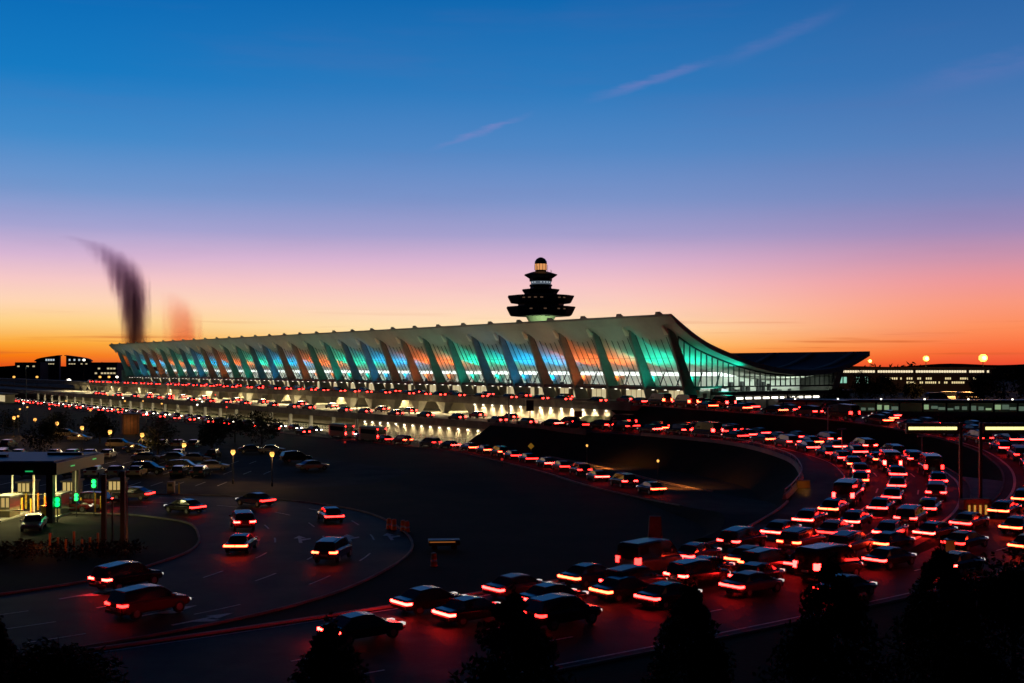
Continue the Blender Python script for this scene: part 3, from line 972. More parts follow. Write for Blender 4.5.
# low wooded horizon
def treeline(name, x0, x1, y, h, seed, m=LEAF):
    random.seed(seed); mb = MB(); x = x0; k = 0
    while x < x1:
        hh = h * (.55 + .45 * math.sin(x * .011 + seed) ** 2) * random.uniform(.75, 1.1)
        r = random.uniform(9, 18)
        leaves(mb, (x, y + random.uniform(-20, 20), hh * .5), r, 34, 3.4, zc=hh / r * .5)
        x += r * .55
    return tag(mb.build(name, m), 'dark distant belt of woods along the horizon', 'woodland', kind='stuff')


treeline('far_woods', -900, 1000, 1300, 20, 3)
mb = MB()
pp = [(x, 13 + 4 * math.sin(x * .004) + 3 * math.sin(x * .011 + 1) + 1.2 * math.sin(x * .05) + (4 if -900 < x < -500 else 0)) for x in range(-1800, 1801, 15)]
for (xa, za), (xb, zb) in zip(pp, pp[1:]):
    mb.quad((xa, 1400, 0), (xb, 1400, 0), (xb, 1440, zb), (xa, 1440, za)); mb.quad((xa, 1440, za), (xb, 1440, zb), (xb, 1700, 0), (xa, 1700, 0))
tag(mb.build('hills', GRASS), kind='structure')


def winbox(parent, name, m, x0, x1, y, z0, z1, n, skip=0.0, gap=.25):
    w = (x1 - x0) / n
    for k in range(n):
        if random.random() < skip: continue
        mb = MB(); mb.box(x0 + w * (k + gap / 2), x0 + w * (k + 1 - gap / 2), y - .06, y + .05, z0, z1)
        mb.build(name, m, parent)


random.seed(8)
DB = mat('far_wall', (.07, .06, .08), .8)
kh = 1200 / F
def hotel(px0, px1, rise, label):
    e = empty('hotel_wing', at((px0 + px1) / 2, 1200), 0, label, 'hotel', 'hotel wings on the horizon')
    w = (px1 - px0) * kh; mb = MB(); n = 10; rings = []
    for k in range(n + 1):
        t = k / n; x = -w / 2 + w * t; r = t if rise > 0 else 1 - t
        z = 15 + 5.5 * kh + r ** .5 * 5.5 * kh
        rings.append([(x, 0, 0), (x, 5, 0), (x, 5, z), (x, 0, z)])
    mb.loft(rings); mb.build('wall', DB, e)
    mb = MB(); rings = []
    for k in range(n + 1):
        t = k / n; x = -w / 2 - 1 + (w + 2) * t; r = max(0, min(1, t if rise > 0 else 1 - t)); z = 15.1 + 5.5 * kh + r ** .5 * 5.5 * kh
        rings.append([(x, -2, z), (x, 6, z), (x, 6, z + .8), (x, -2, z + .8)])
    mb.loft(rings); mb.build('roof', DT, e)
    winbox(e, 'window', COOLWIN, -w * .1 if rise > 0 else -w * .4, w * .42 if rise > 0 else w * .1, 0, 15 + 6.2 * kh, 15 + 8.0 * kh, 5, .1)
    winbox(e, 'window', LITWIN, -w * .4, w * .4, 0, 15 + 2.6 * kh, 15 + 3.6 * kh, 8, .35)


hotel(36, 59, 1, 'left of two far hotel wings, its curved roof rising to the right')
hotel(66, 90, -1, 'right of two far hotel wings, its curved roof falling to the right')
e = empty('office_block', at(103, 1000), 0, 'low dark far office block right of the hotel wings', 'building')
mb = MB(); mb.box(-11, 12, 0, 20, 0, 19.0); mb.build('wall', DB, e)
winbox(e, 'window', LITWIN, -10, 11, 0, 9, 10.4, 8, .4); winbox(e, 'window', LITWIN, -10, 11, 0, 13, 14.4, 8, .5)
e = empty('office_block', at(24, 1150), 0, 'low dark far office block left of the hotel wings', 'building')
mb = MB(); mb.box(-9, 16, 0, 20, 0, 19.6); mb.build('wall', DB, e); winbox(e, 'window', LITWIN, -7, 14, 0, 15, 16.4, 7, .5)

# lit bus station left of the decks
e = empty('bus_station', T(352, -62), TROT, 'low glazed bus station lit yellow inside below the far roadway', 'bus station')
mb = MB(); mb.box(-2.5, 2.5, -16, 16, 0, .3); mb.box(-3, 3, -17, 17, 3.6, 4.1); mb.build('roof', CONCD, e)
mb = MB(); mb.box(-1.8, 2.0, -15.4, 15.4, .31, 3.59); mb.build('wall', BEIGE, e)
for k in range(9):
    mb = MB(); mb.box(-1.9, -1.81, -15 + k * 3.4, -12.2 + k * 3.4, .7, 3.3); mb.build('window', LITWIN, e)

# right-hand concourse with two rows of lights
kc = 430 / F
e = empty('airport_concourse', at(915, 430), 0, 'long low concourse behind the trees with a strip of bright windows along its top', 'concourse')
x0 = (836 - 915) * kc; x1 = (992 - 915) * kc
mb = MB(); mb.box(x0, x1, 0, 20, 0, 14.2); mb.build('wall', DB, e)
mb = MB(); mb.box(x0 - 1, x1 + 1, -1.2, 21, 14.2, 15.0); mb.build('roof', CONCD, e)
winbox(e, 'window', mat('lit_window_strip', (.5, .5, .4), .4, emit=(1, .84, .55), es=1.0), x0 + .3, x1 - 1, -.02, 15 - 5.6 * kc, 15 - 3.4 * kc, 60, .03, .18)
winbox(e, 'window', mat('lit_window_low', (.5, .5, .4), .4, emit=(1, .8, .4), es=.9), x0 + .3 * (x1 - x0), x1 - 4, -.02, 15 - 12.5 * kc, 15 - 10.5 * kc, 46, .45, .4)
winbox(e, 'window', MATS['lit_window_low'], x0 + .45 * (x1 - x0), x1 - 8, -.02, 15 - 16.5 * kc, 15 - 14.5 * kc, 34, .5, .4)
winbox(e, 'window', mat('lit_window_green', (.5, .5, .4), .4, emit=(.4, 1, .75), es=.6), x0 + 1, x0 + 12, -.02, 15 - 16 * kc, 15 - 10 * kc, 7, .3, .3)
light('AREA', (0, -24, 13.5), 1100, (1, .40, .12), e, (0, .5, -1), shape='RECTANGLE', size=50, size_y=2)
# apron beyond the walkway, seen as a brown-lit yard
mb = MB(); mb.loft([[(58, 246, z), (170, 238, z), (215, 428, z), (70, 428, z)] for z in (0, 6.2)]); tag(mb.build('service_yard', ASPH2), kind='structure')
light('AREA', (122, 300, 17), 26000, (1, .42, .12), None, (0, 0, -1), shape='DISK', size=8)

# floodlight masts
for i, (px, py, r, lab) in enumerate(((870, 361, .7, 'smallest of three orange floodlights, at the tip of the terminal roof'), (926, 358.5, 1.15, 'middle of three orange floodlights above the concourse'),
                                      (983, 358, 1.6, 'largest and brightest of three orange floodlights above the concourse'))):
    p = at(px, 455); z = 15 + (HY - py) * 455 / F
    e = empty('floodlight_mast', p, 0, lab, 'floodlight', 'floodlight masts at the concourse')
    mb = MB(); mb.tube((0, 0, 0), (0, 0, z - r * .6), .25, .14); mb.box(-r, r, -.1, .1, z - r * .6, z - r * .6 + .15); mb.build('mast', DARKM, e)
    mb = MB(); mb.lathe([(r * .5, z - r * .9), (r, z - r * .4), (r, z + r * .4), (r * .5, z + r * .9)], n=12); mb.build('lamp_head', FLOOD, e)
    light('POINT', (0, -2, z), 2500 * r, (1, .5, .15), e, shadow_soft_size=r)
for i, (px, py, lab) in enumerate(((902, 372, 0), (912, 372, 0), (941, 371, 0))):
    pass

# covered walkway at right with green-white windows
wk = empty('covered_walkway', (60, 206, 0), -.10, 'long dark covered walkway at right with greenish lit windows', 'walkway')
mb = MB(); mb.box(-12, 62, 0, 4, 0, 7.1); mb.build('wall', CONCD, wk)
mb = MB(); mb.box(-13, 63, -.6, 4.6, 8.75, 9.25); mb.build('roof', DARKM, wk)
mb = MB(); mb.box(-12, 62, 3.6, 3.9, 7.11, 8.74); mb.build('rear_wall', INTW, wk)
for k in range(19):
    x = -12 + k * 4.0
    mb = MB(); mb.box(x - .12, x + .12, -.02, .2, 7.11, 8.74); mb.build('post', DARKM, wk)
random.seed(5)
for k in range(18):
    if k < 2 or k in (5,): continue
    gcol = mat('walkway_window', (.5, .6, .5), .4, emit=(.66, 1, .52), es=.34)
    gdim = mat('walkway_window_dim', (.4, .5, .45), .4, emit=(.55, .85, .60), es=.14)
    for q in range(3):
        x = -12 + k * 4.0 + .25 + q * 1.22; z0 = 7.35 + random.uniform(0, .35); w = random.uniform(.7, 1.15)
        mb = MB(); mb.box(x, x + w, .25, .3, z0, z0 + random.uniform(.35, .85)); mb.build('window', random.choice([gcol, gdim, gdim]), wk)
for k in range(10):
    p = Vector((-10 + k * 7.4, -.3, 9.5)); mb = MB(); mb.box(p.x - .12, p.x + .12, -.4, -.2, 9.26, 9.5); mb.build('roof_lamp', WHITEL, wk)

# entrance lamps row below the end wall
e = empty('entrance_arcade', T(-6, 4), TROT, 'low dark arcade with a row of bright ceiling lamps below the glazed end wall', 'arcade')
mb = MB(); mb.box(0, 40, 0, 4, 9.2, 9.9); mb.build('roof', DARKM, e)
mb = MB(); mb.box(0, 40, 4.1, 4.4, 4, 9.1); mb.build('wall', CONCD, e)
for k in range(11):
    mb = MB(); mb.box(1 + k * 2.6, 2.5 + k * 2.6, -.1, .3, 8.35, 8.75); mb.build('lamp', WHITEL, e)
for k in range(7):
    mb = MB(); mb.box(k * 6.4, k * 6.4 + .35, .4, .8, 0, 9.19); mb.build('post', DARKM, e)
# tall berm of shrubs between arcade, walkway and departures ramp
random.seed(21)
mb = MB()
for k in range(90):
    t = k / 89; p = Vector((48 + 62 * t, 216 - 24 * t, 0)); z = 5.6 - .6 * t
    leaves(mb, (p.x, p.y + random.uniform(-2, 2), z), 1.7, 60, .42, zc=.8)
tag(mb.build('shrub_bank', LEAF), 'dark bank of clipped shrubs between the ramp and the covered walkway', 'shrubs', kind='stuff')
mb = MB()
pts = [(44, 226), (52, 208), (66, 192), (82, 186), (110, 184), (150, 184), (150, 232), (60, 246)]
cx = sum(p[0] for p in pts) / len(pts); cy = sum(p[1] for p in pts) / len(pts)
mb.loft([[(x, y, 0) for x, y in pts], [(cx + (x - cx) * .9, cy + (y - cy) * .9, 5.2) for x, y in pts]]); tag(mb.build('raised_bed', GRASS), kind='structure')

# ------------------------------------------------------------------ vehicles
PAINT = {'black': mat('paint_black', (.012, .012, .014), .22, spec=.6), 'white': mat('paint_white', (.62, .62, .60), .3), 'silver': mat('paint_silver', (.34, .35, .36), .3, metal=.5),
         'grey': mat('paint_grey', (.10, .10, .11), .28, metal=.3), 'dark blue': mat('paint_blue', (.015, .03, .09), .25), 'dark red': mat('paint_red', (.14, .012, .012), .25), 'beige': mat('paint_beige', (.36, .31, .23), .35)}
CARS = {}


def car_proto(style):
    """local +x is forward, origin on the road under the middle of the car"""
    if style == 'sedan':
        L, Wd, H = 4.6, .90, 1.42
        st = [(-2.3, .50, .86, .78), (-2.22, .34, .94, .86), (-1.6, .30, .98, .90), (-.6, .28, .95, .90), (.6, .28, .93, .90), (1.4, .30, .86, .88), (2.1, .34, .74, .82), (2.3, .42, .62, .70)]
        gh = [(-1.75, .97, .99, .74), (-1.1, .96, 1.36, .66), (-.2, .96, 1.43, .66), (.45, .95, 1.36, .66), (1.25, .90, .92, .76)]
    elif style == 'suv':
        L, Wd, H = 4.8, .95, 1.75
        st = [(-2.4, .55, 1.05, .84), (-2.32, .40, 1.14, .92), (-1.5, .36, 1.14, .95), (0, .34, 1.12, .95), (1.3, .36, 1.06, .93), (2.2, .40, .92, .88), (2.4, .50, .78, .76)]
        gh = [(-2.28, 1.12, 1.16, .84), (-2.05, 1.12, 1.68, .76), (-.4, 1.12, 1.78, .76), (.5, 1.1, 1.70, .76), (1.35, 1.06, 1.1, .84)]
    else:
        L, Wd, H = 5.6, 1.0, 2.4
        st = [(-2.8, .50, 1.25, .92), (-2.74, .40, 1.30, .98), (-1, .36, 1.30, 1.0), (1.4, .36, 1.25, .99), (2.5, .40, 1.05, .94), (2.8, .5, .9, .84)]
        gh = [(-2.72, 1.28, 2.2, .90), (-2.5, 1.28, 2.40, .88), (0, 1.28, 2.42, .88), (1.2, 1.26, 2.32, .86), (2.3, 1.1, 1.2, .88)]
    e = bpy.data.objects.new({'sedan': 'sedan_car', 'suv': 'sport_utility_car', 'van': 'passenger_van'}[style], None); COL.objects.link(e)
    mb = MB(); rings = []
    for x, z0, z1, w in st:
        rings.append([(x, -w * .9, z0), (x, -w, z0 + .12), (x, -w, z1 - .16), (x, -w * .86, z1), (x, w * .86, z1), (x, w, z1 - .16), (x, w, z0 + .12), (x, w * .9, z0)])
    mb.loft(rings)
    # roof panel over the glasshouse
    rr = []
    for x, z0, z1, w in gh[1:-1]:
        rr.append([(x, -w * .97, z1 - .05), (x, -w * .8, z1 + .03), (x, w * .8, z1 + .03), (x, w * .97, z1 - .05)])
    mb.loft(rr)
    for s_ in (-1, 1):      # mirrors
        mb.box(.85, 1.02, s_ * (Wd + .1) - .09, s_ * (Wd + .1) + .09, 1.0 * H / 1.6, 1.15 * H / 1.6)
    body = mb.build('body', PAINT['black'], e, bevel=.045); body.data.polygons.foreach_set('use_smooth', [False] * len(body.data.polygons))
    body.material_slots[0].link = 'OBJECT'
    mb = MB(); rings = []
    for x, z0, z1, w in gh:
        wb = w + .08
        rings.append([(x, -wb, z0 - .02), (x, -w, z1 - .03), (x, w, z1 - .03), (x, wb, z0 - .02)])
    mb.loft(rings); mb.build('windows', CARGLASS, e)
    wr = .33 if style == 'sedan' else .37
    w0 = None
    for fx in (-L * .30, L * .31):
        for s_ in (-1, 1):
            if w0 is None:
                mb = MB(); mb.tube((0, -.11, 0), (0, .11, 0), wr, n=14); w0 = w = mb.build('wheel', RUBBER, e)
                mb = MB(); mb.tube((0, -.12, 0), (0, .12, 0), wr * .6, n=10); mb.build('rim', RIM, w)
            else:
                w = w0.copy(); COL.objects.link(w); rm = w0.children[0].copy(); COL.objects.link(rm); rm.parent = w
            w.location = (fx, s_ * (Wd - .12), wr)
    zt_ = st[1][2]; xb = st[0][0]
    for s_ in (-1, 1):
        mb = MB()
        if style == 'van': zz0, zz1 = 1.0, 1.45
        else: zz0, zz1 = zt_ - .27, zt_ - .13
        wd_ = {'sedan': Wd * .90, 'suv': .46, 'van': .20}[style]
        mb.box(xb - .05, xb + .12, min(s_ * Wd * .93, s_ * (Wd * .93 - wd_)), max(s_ * Wd * .93, s_ * (Wd * .93 - wd_)), zz0, zz1)
        ys = sorted((s_ * (Wd * .90), s_ * (Wd + .02)))
        mb.box(xb - .03, xb + .38, ys[0], ys[1], zz0, zz1)
        t = mb.build('tail_light', TAIL, e); t.material_slots[0].link = 'OBJECT'
        mb = MB(); xf = st[-1][0]; zf = .62 if style != 'van' else .8
        ys = sorted((s_ * Wd * .80, s_ * (Wd * .80 - .34)))
        mb.box(xf - .30, xf + .03, ys[0], ys[1], zf - .02, zf + .13)
        h = mb.build('headlight', HEADOFF, e); h.material_slots[0].link = 'OBJECT'
    mb = MB(); zp = zt_ - .48 if style != 'van' else .78
    mb.box(xb - .06, xb - .01, -.26, .26, zp, zp + .13); mb.build('number_plate', mat('plate_white', (.5, .5, .46), .5), e)
    mb = MB(); mb.box(xb - .09, xb + .1, -Wd * .86, Wd * .86, .42, .60); mb.build('bumper', DARKM, e)
    register(e)
    return e


for s_ in ('sedan', 'suv', 'van'): CARS[s_] = car_proto(s_)
USED = set()
STY = {'sedan': 'sedan', 'suv': 'sport utility car', 'van': 'passenger van'}


def place(style, color, p, t, label, group, lights='tail', tailm=None):
    src = CARS[style]
    if style not in USED: USED.add(style); o = src
    else: o = copy_tree(src)
    kids = list(o.children) if o is src else None
    o.location = p
    yaw = math.atan2(t[1], t[0]); pitch = -math.asin(max(-1, min(1, t[2] if len(t) > 2 else 0)))
    o.rotation_euler = (0, pitch, yaw)
    tag(o, label, 'van' if style == 'van' else 'car', group)
    PLACED.append((o, color, lights, tailm))
    return o


PLACED = []
ORD = ['first', 'second', 'third'] + [f'{n}th' for n in range(4, 21)] + ['21st', '22nd', '23rd'] + [f'{n}th' for n in range(24, 31)] + ['31st', '32nd', '33rd'] + [f'{n}th' for n in range(34, 90)]
colors = ['black', 'black', 'grey', 'dark blue', 'black', 'black', 'dark red', 'black', 'grey', 'black']
styles = ['sedan', 'suv', 'sedan', 'sedan', 'suv', 'sedan', 'sedan', 'suv', 'sedan', 'sedan', 'suv', 'sedan', 'sedan', 'suv', 'sedan', 'suv', 'sedan', 'van', 'sedan']


def stream(path, off, d0, d1, gap0, gap1, lane, roadname, start, dz=.03, group=None, lights='tail', direction=-1, seed=0, skip=0.0):
    """cars nose to tail in a lane; direction -1 drives back along the path"""
    random.seed(seed); d = d0; k = 0
    while d < d1:
        p, t = path.at(d, off + random.uniform(-.15, .15), dz)
        st = random.choice(styles); c = random.choice(colors)
        if random.random() >= skip:
            place(st, c, p, t * direction, f'{c} {STY[st]}, {ORD[k]} from {start} in {lane} lane of {roadname}', group, lights)
            k += 1
        d += random.uniform(gap0, gap1)


dA0 = dA + 4
stream(pathA, -3.8, dA0, pathA.near(-5, 67), 5.8, 7.4, 'inner', 'inner loop road', 'terminal', seed=1, group='cars streaming round the inner loop road')
stream(pathA, .15, dA0, pathA.near(-12, 62), 5.8, 8.5, 'middle', 'inner loop road', 'terminal', seed=2, group='cars streaming round the inner loop road')
stream(pathA, 4.2, dA0 + 10, pathA.near(-2, 70), 6.4, 10, 'outer', 'inner loop road', 'terminal', seed=3, group='cars streaming round the inner loop road')
stream(pathB, -4.1, dB + 3, pathB.near(6, 70), 6.4, 9, 'inner', 'outer loop road', 'terminal', seed=4, dz=.04, group='cars streaming round the outer loop road')
stream(pathB, .15, dB + 6, pathB.near(10, 73), 7, 11, 'middle', 'outer loop road', 'terminal', seed=5, dz=.04, group='cars streaming round the outer loop road')
stream(pathB, 4.5, dB + 12, pathB.near(18, 79), 9, 17, 'outer', 'outer loop road', 'terminal', seed=6, dz=.04, group='cars streaming round the outer loop road')
stream(pathD, -4.4, pathD.near(-45, 128), pathD.near(-34, 65), 14, 22, 'inner', 'parking entry road', 'toll booths', seed=7, group='cars on the parking entry road', direction=-1)
stream(pathD, 4.1, pathD.near(-44, 128), pathD.near(-28, 70), 14, 22, 'outer', 'parking entry road', 'toll booths', seed=8, group='cars on the parking entry road', direction=-1)
stream(pathC, -1.5, dC - 38, pathC.near(19, 134), 6.2, 9.5, 'near', 'arrivals road', 'the wall', seed=9, group='cars on the arrivals road', direction=-1)

# far traffic: whole small cars in one mesh each
def far_car_mesh(lights):
    mb = MB(); mb.mi = 0
    mb.loft([[(x, -w, z0), (x, -w, z1), (x, w, z1), (x, w, z0)] for x, z0, z1, w in ((-2.3, .4, .85, .8), (-2.1, .3, .95, .88), (1.2, .3, .9, .88), (2.1, .35, .75, .82), (2.3, .45, .6, .7))])
    mb.mi = 1
    mb.loft([[(x, -w, z0), (x, -w * .85, z1), (x, w * .85, z1), (x, w, z0)] for x, z0, z1, w in ((-1.9, .9, .96, .8), (-1.2, .9, 1.42, .78), (.3, .9, 1.45, .78), (1.2, .85, .92, .8))])
    mb.mi = 2
    for s_ in (-1, 1): mb.box(-2.36, -2.2, s_ * .62 - .22, s_ * .62 + .22, .66, .88)
    mb.mi = 3
    for s_ in (-1, 1): mb.box(2.2, 2.34, s_ * .58 - .18, s_ * .58 + .18, .55, .72)
    mb.mi = 4
    for fx in (-1.4, 1.4):
        for s_ in (-1, 1): mb.tube((fx, s_ * .8 - .1, .32), (fx, s_ * .8 + .1, .32), .32, n=8)
    o = mb.build('distant_car', [PAINT['black'], CARGLASS, mat('tail_light_dim', (.30, .0, .0), .3, emit=(1, .018, .014), es=26) if lights == 'tail' else TAILOFF, HEADON if lights == 'head' else HEADOFF, RUBBER])
    o.material_slots[0].link = 'OBJECT'
    return o


FAR = {}


def far_car(kind, color, p, yaw, label, group):
    if kind not in FAR: FAR[kind] = far_car_mesh(kind); o = FAR[kind]
    else: o = FAR[kind].copy(); COL.objects.link(o)
    o.location = p; o.rotation_euler = (0, 0, yaw); o.material_slots[0].material = PAINT[color]
    tag(o, label, 'car', group)


random.seed(31)
AY = math.atan2(DV.y, DV.x)
def far_row(u, z, a0, a1, g0, g1, kind, what, group):
    a = a0; k = 0
    while a < a1:
        c = random.choice(colors)
        far_car(kind, c, T(a, u + random.uniform(-.3, .3), z), AY if kind == 'tail' else AY + math.pi,
                f'small {c} car, {ORD[k]} from near end {what}', group)
        k += 1; a += random.uniform(g0, g1)


far_row(-20.0, 7.63, 6, 380, 7, 13, 'tail', 'beside the departures parapet', 'cars on the departures deck')
far_row(-9, 7.63, 10, 330, 8, 22, 'tail', 'stopped by the terminal kerb', 'cars on the departures deck')
far_row(-40, 4.03, 2, 300, 9, 22, 'tail', 'on the middle roadway deck', 'cars on the middle roadway deck')
far_row(-30, 4.03, 22, 260, 12, 30, 'tail', 'under the departures deck edge', 'cars on the middle roadway deck')
far_row(-51.5, .03, 50, 400, 6.5, 12, 'head', 'facing us on the arrivals road', 'cars on the arrivals road')
far_row(-58, .03, 62, 400, 9, 18, 'tail', 'on the near side of arrivals road', 'cars on the arrivals road')

# parked cars in the lot: (px, row y, style, colour, yaw)
lotcars = [(148, 474, 'suv', 'black', 0), (184, 472, 'suv', 'black', .1), (213, 470, 'sedan', 'silver', .2), (196, 462, 'sedan', 'beige', .1), (176, 461, 'sedan', 'grey', .1), (147, 461, 'sedan', 'silver', 0), (137, 452, 'sedan', 'dark blue', .1),
           (120, 448, 'suv', 'beige', 0), (296, 462, 'suv', 'black', .5), (313, 470, 'sedan', 'silver', .6), (252, 453, 'sedan', 'dark blue', .2), (272, 453, 'sedan', 'silver', .2), (66, 437, 'suv', 'beige', .1), (80, 441, 'sedan', 'beige', .1)]
for k, (px, py, st, c, yaw) in enumerate(lotcars):
    side = ['leftmost, beyond the entry lane', 'just left of the pay station lantern', 'third along the entry lane', 'behind the silver one', 'behind the black ones, middle', 'behind the black ones, left', 'below the dim kiosk', 'right of the canopy roof corner', 'near the middle of the lot', 'right end of the lot, front', 'left of the lantern pair', 'beside the last lantern', 'behind the canopy, left', 'behind the canopy, right'][k]
    place(st, c, P(px, py, .02), (math.cos(yaw), math.sin(yaw), 0), f'parked {c} {STY[st]}, {side}', 'cars parked in the lot', 'off')
k = 0
random.seed(77)
for r_, (x0, x1, y) in enumerate(((-104, -86, 184), (-120, -84, 196), (-150, -96, 212), (-172, -112, 228), (-160, -120, 246))):
    x = x0
    i = 0
    while x < x1:
        if random.random() < .8:
            c = random.choice(['white', 'silver', 'grey', 'black', 'white', 'dark blue'])
            far_car('off', c, (x, y, .02), math.pi / 2 + random.uniform(-.05, .05), f'parked {c} car, {ORD[i]} from left in {ORD[r_]} row beyond the canopy', 'cars parked beyond the toll canopy'); i += 1
        x += 2.9
place('sedan', 'silver', at(34, 108, .02), (.25, -1, 0), 'silver sedan leaving the toll lanes in front of the dark canopy post', 'cars at the toll plaza', 'off')
place('sedan', 'dark red', at(70, 121, .02), (1, .1, 0), 'dark red sedan with lit tail lights among the yellow toll posts', 'cars at the toll plaza', 'tail')

# airport shuttle buses on the arrivals road
def bus(p, yaw, label):
    e = empty('shuttle_bus', p, yaw, label, 'bus', 'shuttle buses on the arrivals road')
    mb = MB(); mb.loft([[(x, -w, .35), (x, -w, z), (x, -w * .9, z + .12), (x, w * .9, z + .12), (x, w, z), (x, w, .35)] for x, w, z in ((-3.8, 1.1, 2.7), (-3.7, 1.18, 2.8), (3.2, 1.18, 2.8), (3.8, 1.08, 2.2))]); mb.build('body', PAINT['grey'], e)
    for s_ in (-1, 1):
        mb = MB(); mb.box(-3.3, 2.9, s_ * 1.19 - .02, s_ * 1.19 + .02, 1.5, 2.4); mb.build('side_window', CARGLASS, e)
        mb = MB(); mb.box(-3.9, -3.78, s_ * .9 - .13, s_ * .9 + .13, .8, 1.3); mb.box(-3.86, -3.74, s_ * .95 - .09, s_ * .95 + .09, 2.45, 2.62); mb.build('tail_light', TAIL, e)
        for fx in (-2.3, 2.4):
            mb = MB(); mb.tube((fx, s_ * 1.02 - .13, .45), (fx, s_ * 1.02 + .13, .45), .45, n=12); mb.build('wheel', RUBBER, e)
    mb = MB(); mb.box(-3.84, -3.76, -.8, .8, 1.5, 2.4); mb.build('rear_window', CARGLASS, e)
    return e


bus(T(34, -55.5, .03), AY, 'grey shuttle bus with red lamps, nearer of the two on the arrivals road')
bus(T(48, -55.5, .03), AY, 'grey shuttle bus with red lamps, farther of the two on the arrivals road')

TAILS = [TAIL, mat('tail_light_soft', (.3, 0, 0), .3, emit=(1, .012, .010), es=18), mat('tail_light_bright', (.3, 0, 0), .3, emit=(1, .016, .012), es=62),
         mat('tail_light_amber', (.3, .02, 0), .3, emit=(1, .035, .012), es=36), TAIL]


def hash_(o): return int(abs(o.location.x * 13.7 + o.location.y * 7.3)) % 5


for o, color, lights, tm in PLACED:
    for ch in o.children:
        nm = ch.name.split('.')[0]
        if nm == 'body': ch.material_slots[0].material = PAINT[color]
        elif nm == 'tail_light': ch.material_slots[0].material = TAILS[hash_(o)] if lights == 'tail' else TAILOFF
        elif nm == 'headlight': ch.material_slots[0].material = {'tail': HEADDIM, 'off': HEADOFF, 'head': HEADON}[lights]

# ------------------------------------------------------------------ lamps, signs, street furniture
def lantern(p, h, label, group, power=60, r=.34, m=WARM, name='street_lamp', fall=(1, .5, .16)):
    e = empty(name, p, 0, label, 'street lamp', group)
    mb = MB(); mb.lathe([(.16, 0), (.14, .5), (.07, .6), (.05, h - r * 1.6)], n=8); mb.build('pole', DARKM, e)
    mb = MB(); mb.lathe([(r * .55, h - r * 1.5), (r, h - r * .6), (r * .9, h + r * .2), (r * .5, h + r * .5)], n=10); mb.build('lantern', m, e)
    mb = MB(); mb.lathe([(r * 1.1, h + r * .5), (r * .5, h + r * .9), (.04, h + r * 1.3), (.03, h + r * 2.2)], n=10); mb.build('cap', DARKM, e)
    light('POINT', (0, 0, h - r * 2.3), power, fall, e, shadow_soft_size=r * .7)
    return e


LG = 'warm lanterns round the parking lot'
for px, py, lab in ((14, 417, 'leftmost small lantern beyond the parked cars'), (35, 419, 'second lantern from the left beyond the parked cars'), (57, 422.5, 'third lantern from the left beyond the parked cars'),
                    (82, 427, 'fourth lantern from the left beyond the canopy corner'), (110, 431, 'dim lantern just left of the brown kiosk'), (142, 434, 'small lantern just right of the brown kiosk'),
                    (184, 444, 'bright lantern behind the parked silver cars'), (233, 451, 'bright lantern at the middle of the parking lot'), (272, 453, 'lantern beside the parked blue car')):
    z = 4.2; y = (CZ - z) * F / (py - HY)
    lantern(at(px, y), z, 'warm yellow lantern: ' + lab, LG, power=420, r=.34 if py < 440 else .30)
for px, yb, lab in ((587, 171, 'slim garden lamp on the slope by the arrivals road, farther of two'), (658, 143, 'slim garden lamp on the slope by the arrivals road, nearer of two')):
    p = at(px, yb); e = lantern(p, 3.6, lab, 'slim garden lamps on the slope', power=14, r=.16, name='garden_lamp')
    light('SPOT', (.4, .2, 3.3), 4600, (1, .28, .04), e, (2.2, 2.4, -3.3), spot_size=R(105), spot_blend=1.0, shadow_soft_size=.1)

far_lamps = [(14, 378), (37, 378), (69, 382), (50, 382), (100, 378), (109, 378), (117, 378), (84, 361), (125, 378)]
for k, (px, py) in enumerate(far_lamps):
    y = 760; z = 15 - (py - HY) * y / F
    e = empty('distant_lamp', at(px, y), 0, f'small far roadside lamp, {ORD[k]} listed from the left before the hotel' if 0 else f'small bright far lamp on a mast, {["leftmost", "left of the hotel", "large white one under the hotel", "below the left hotel wing", "third from the terminal end", "second from the terminal end", "nearest the terminal end", "highest one, by the right hotel wing", "lowest one beside the terminal end"][k]}', 'lamp', 'far lamps left of the terminal')
    mb = MB(); mb.tube((0, 0, 0), (0, 0, z), .2, .12, n=6); mb.build('mast', DARKM, e)
    r = .9 if k != 2 else 1.4
    mb = MB(); mb.lathe([(r * .5, z), (r, z + r * .5), (r, z + r), (r * .4, z + r * 1.5)], n=8); mb.build('lamp_head', WARM if k in (1, 3, 5, 0, 4) else WHITEL, e)

# arrivals road lamps (white)
for k, (px, py) in enumerate(((142, 411), (222, 412), (340, 428), (441, 413))):
    pass

# butterfly sign in the gore
sg = empty('lane_sign', (43.9, 112, 1.6), 0, 'wide two-armed road sign on twin posts with glowing yellow-white panels between the loop roads', 'road sign')
for x in (-.95, .95):
    mb = MB(); mb.box(x - .13, x + .13, -.13, .13, 0, 8.1); mb.build('post', DARKM, sg)
for s_, x0, x1 in ((-1, -6.2, -1.15), (1, 1.15, 6.4)):
    mb = MB(); mb.box(x0, x1, -.18, .18, 7.05, 8.05); pa = mb.build('panel', DARKM, sg)
    mb = MB(); n = 9; w = (x1 - x0 - .4) / n
    for k in range(n): mb.box(x0 + .2 + w * k, x0 + .2 + w * (k + .93), -.24, -.19, 7.40, 7.68)
    mb.build('lamp_strip', SIGNGLOW, pa)
mb = MB(); mb.box(-1.3, 1.3, .0, .12, 7.4, 7.55); mb.build('cross_bar', DARKM, sg)
pl = empty('sign_plinth', (44.0, 111.5, 1.0), .1, 'pale brown stone plinth with lit slots at the foot of the twin posts', 'plinth')
mb = MB(); mb.box(-1.5, 1.5, -.9, .2, -.2, 1.5, top=(.15, .1)); mb.build('block', BROWN, pl, bevel=.05)
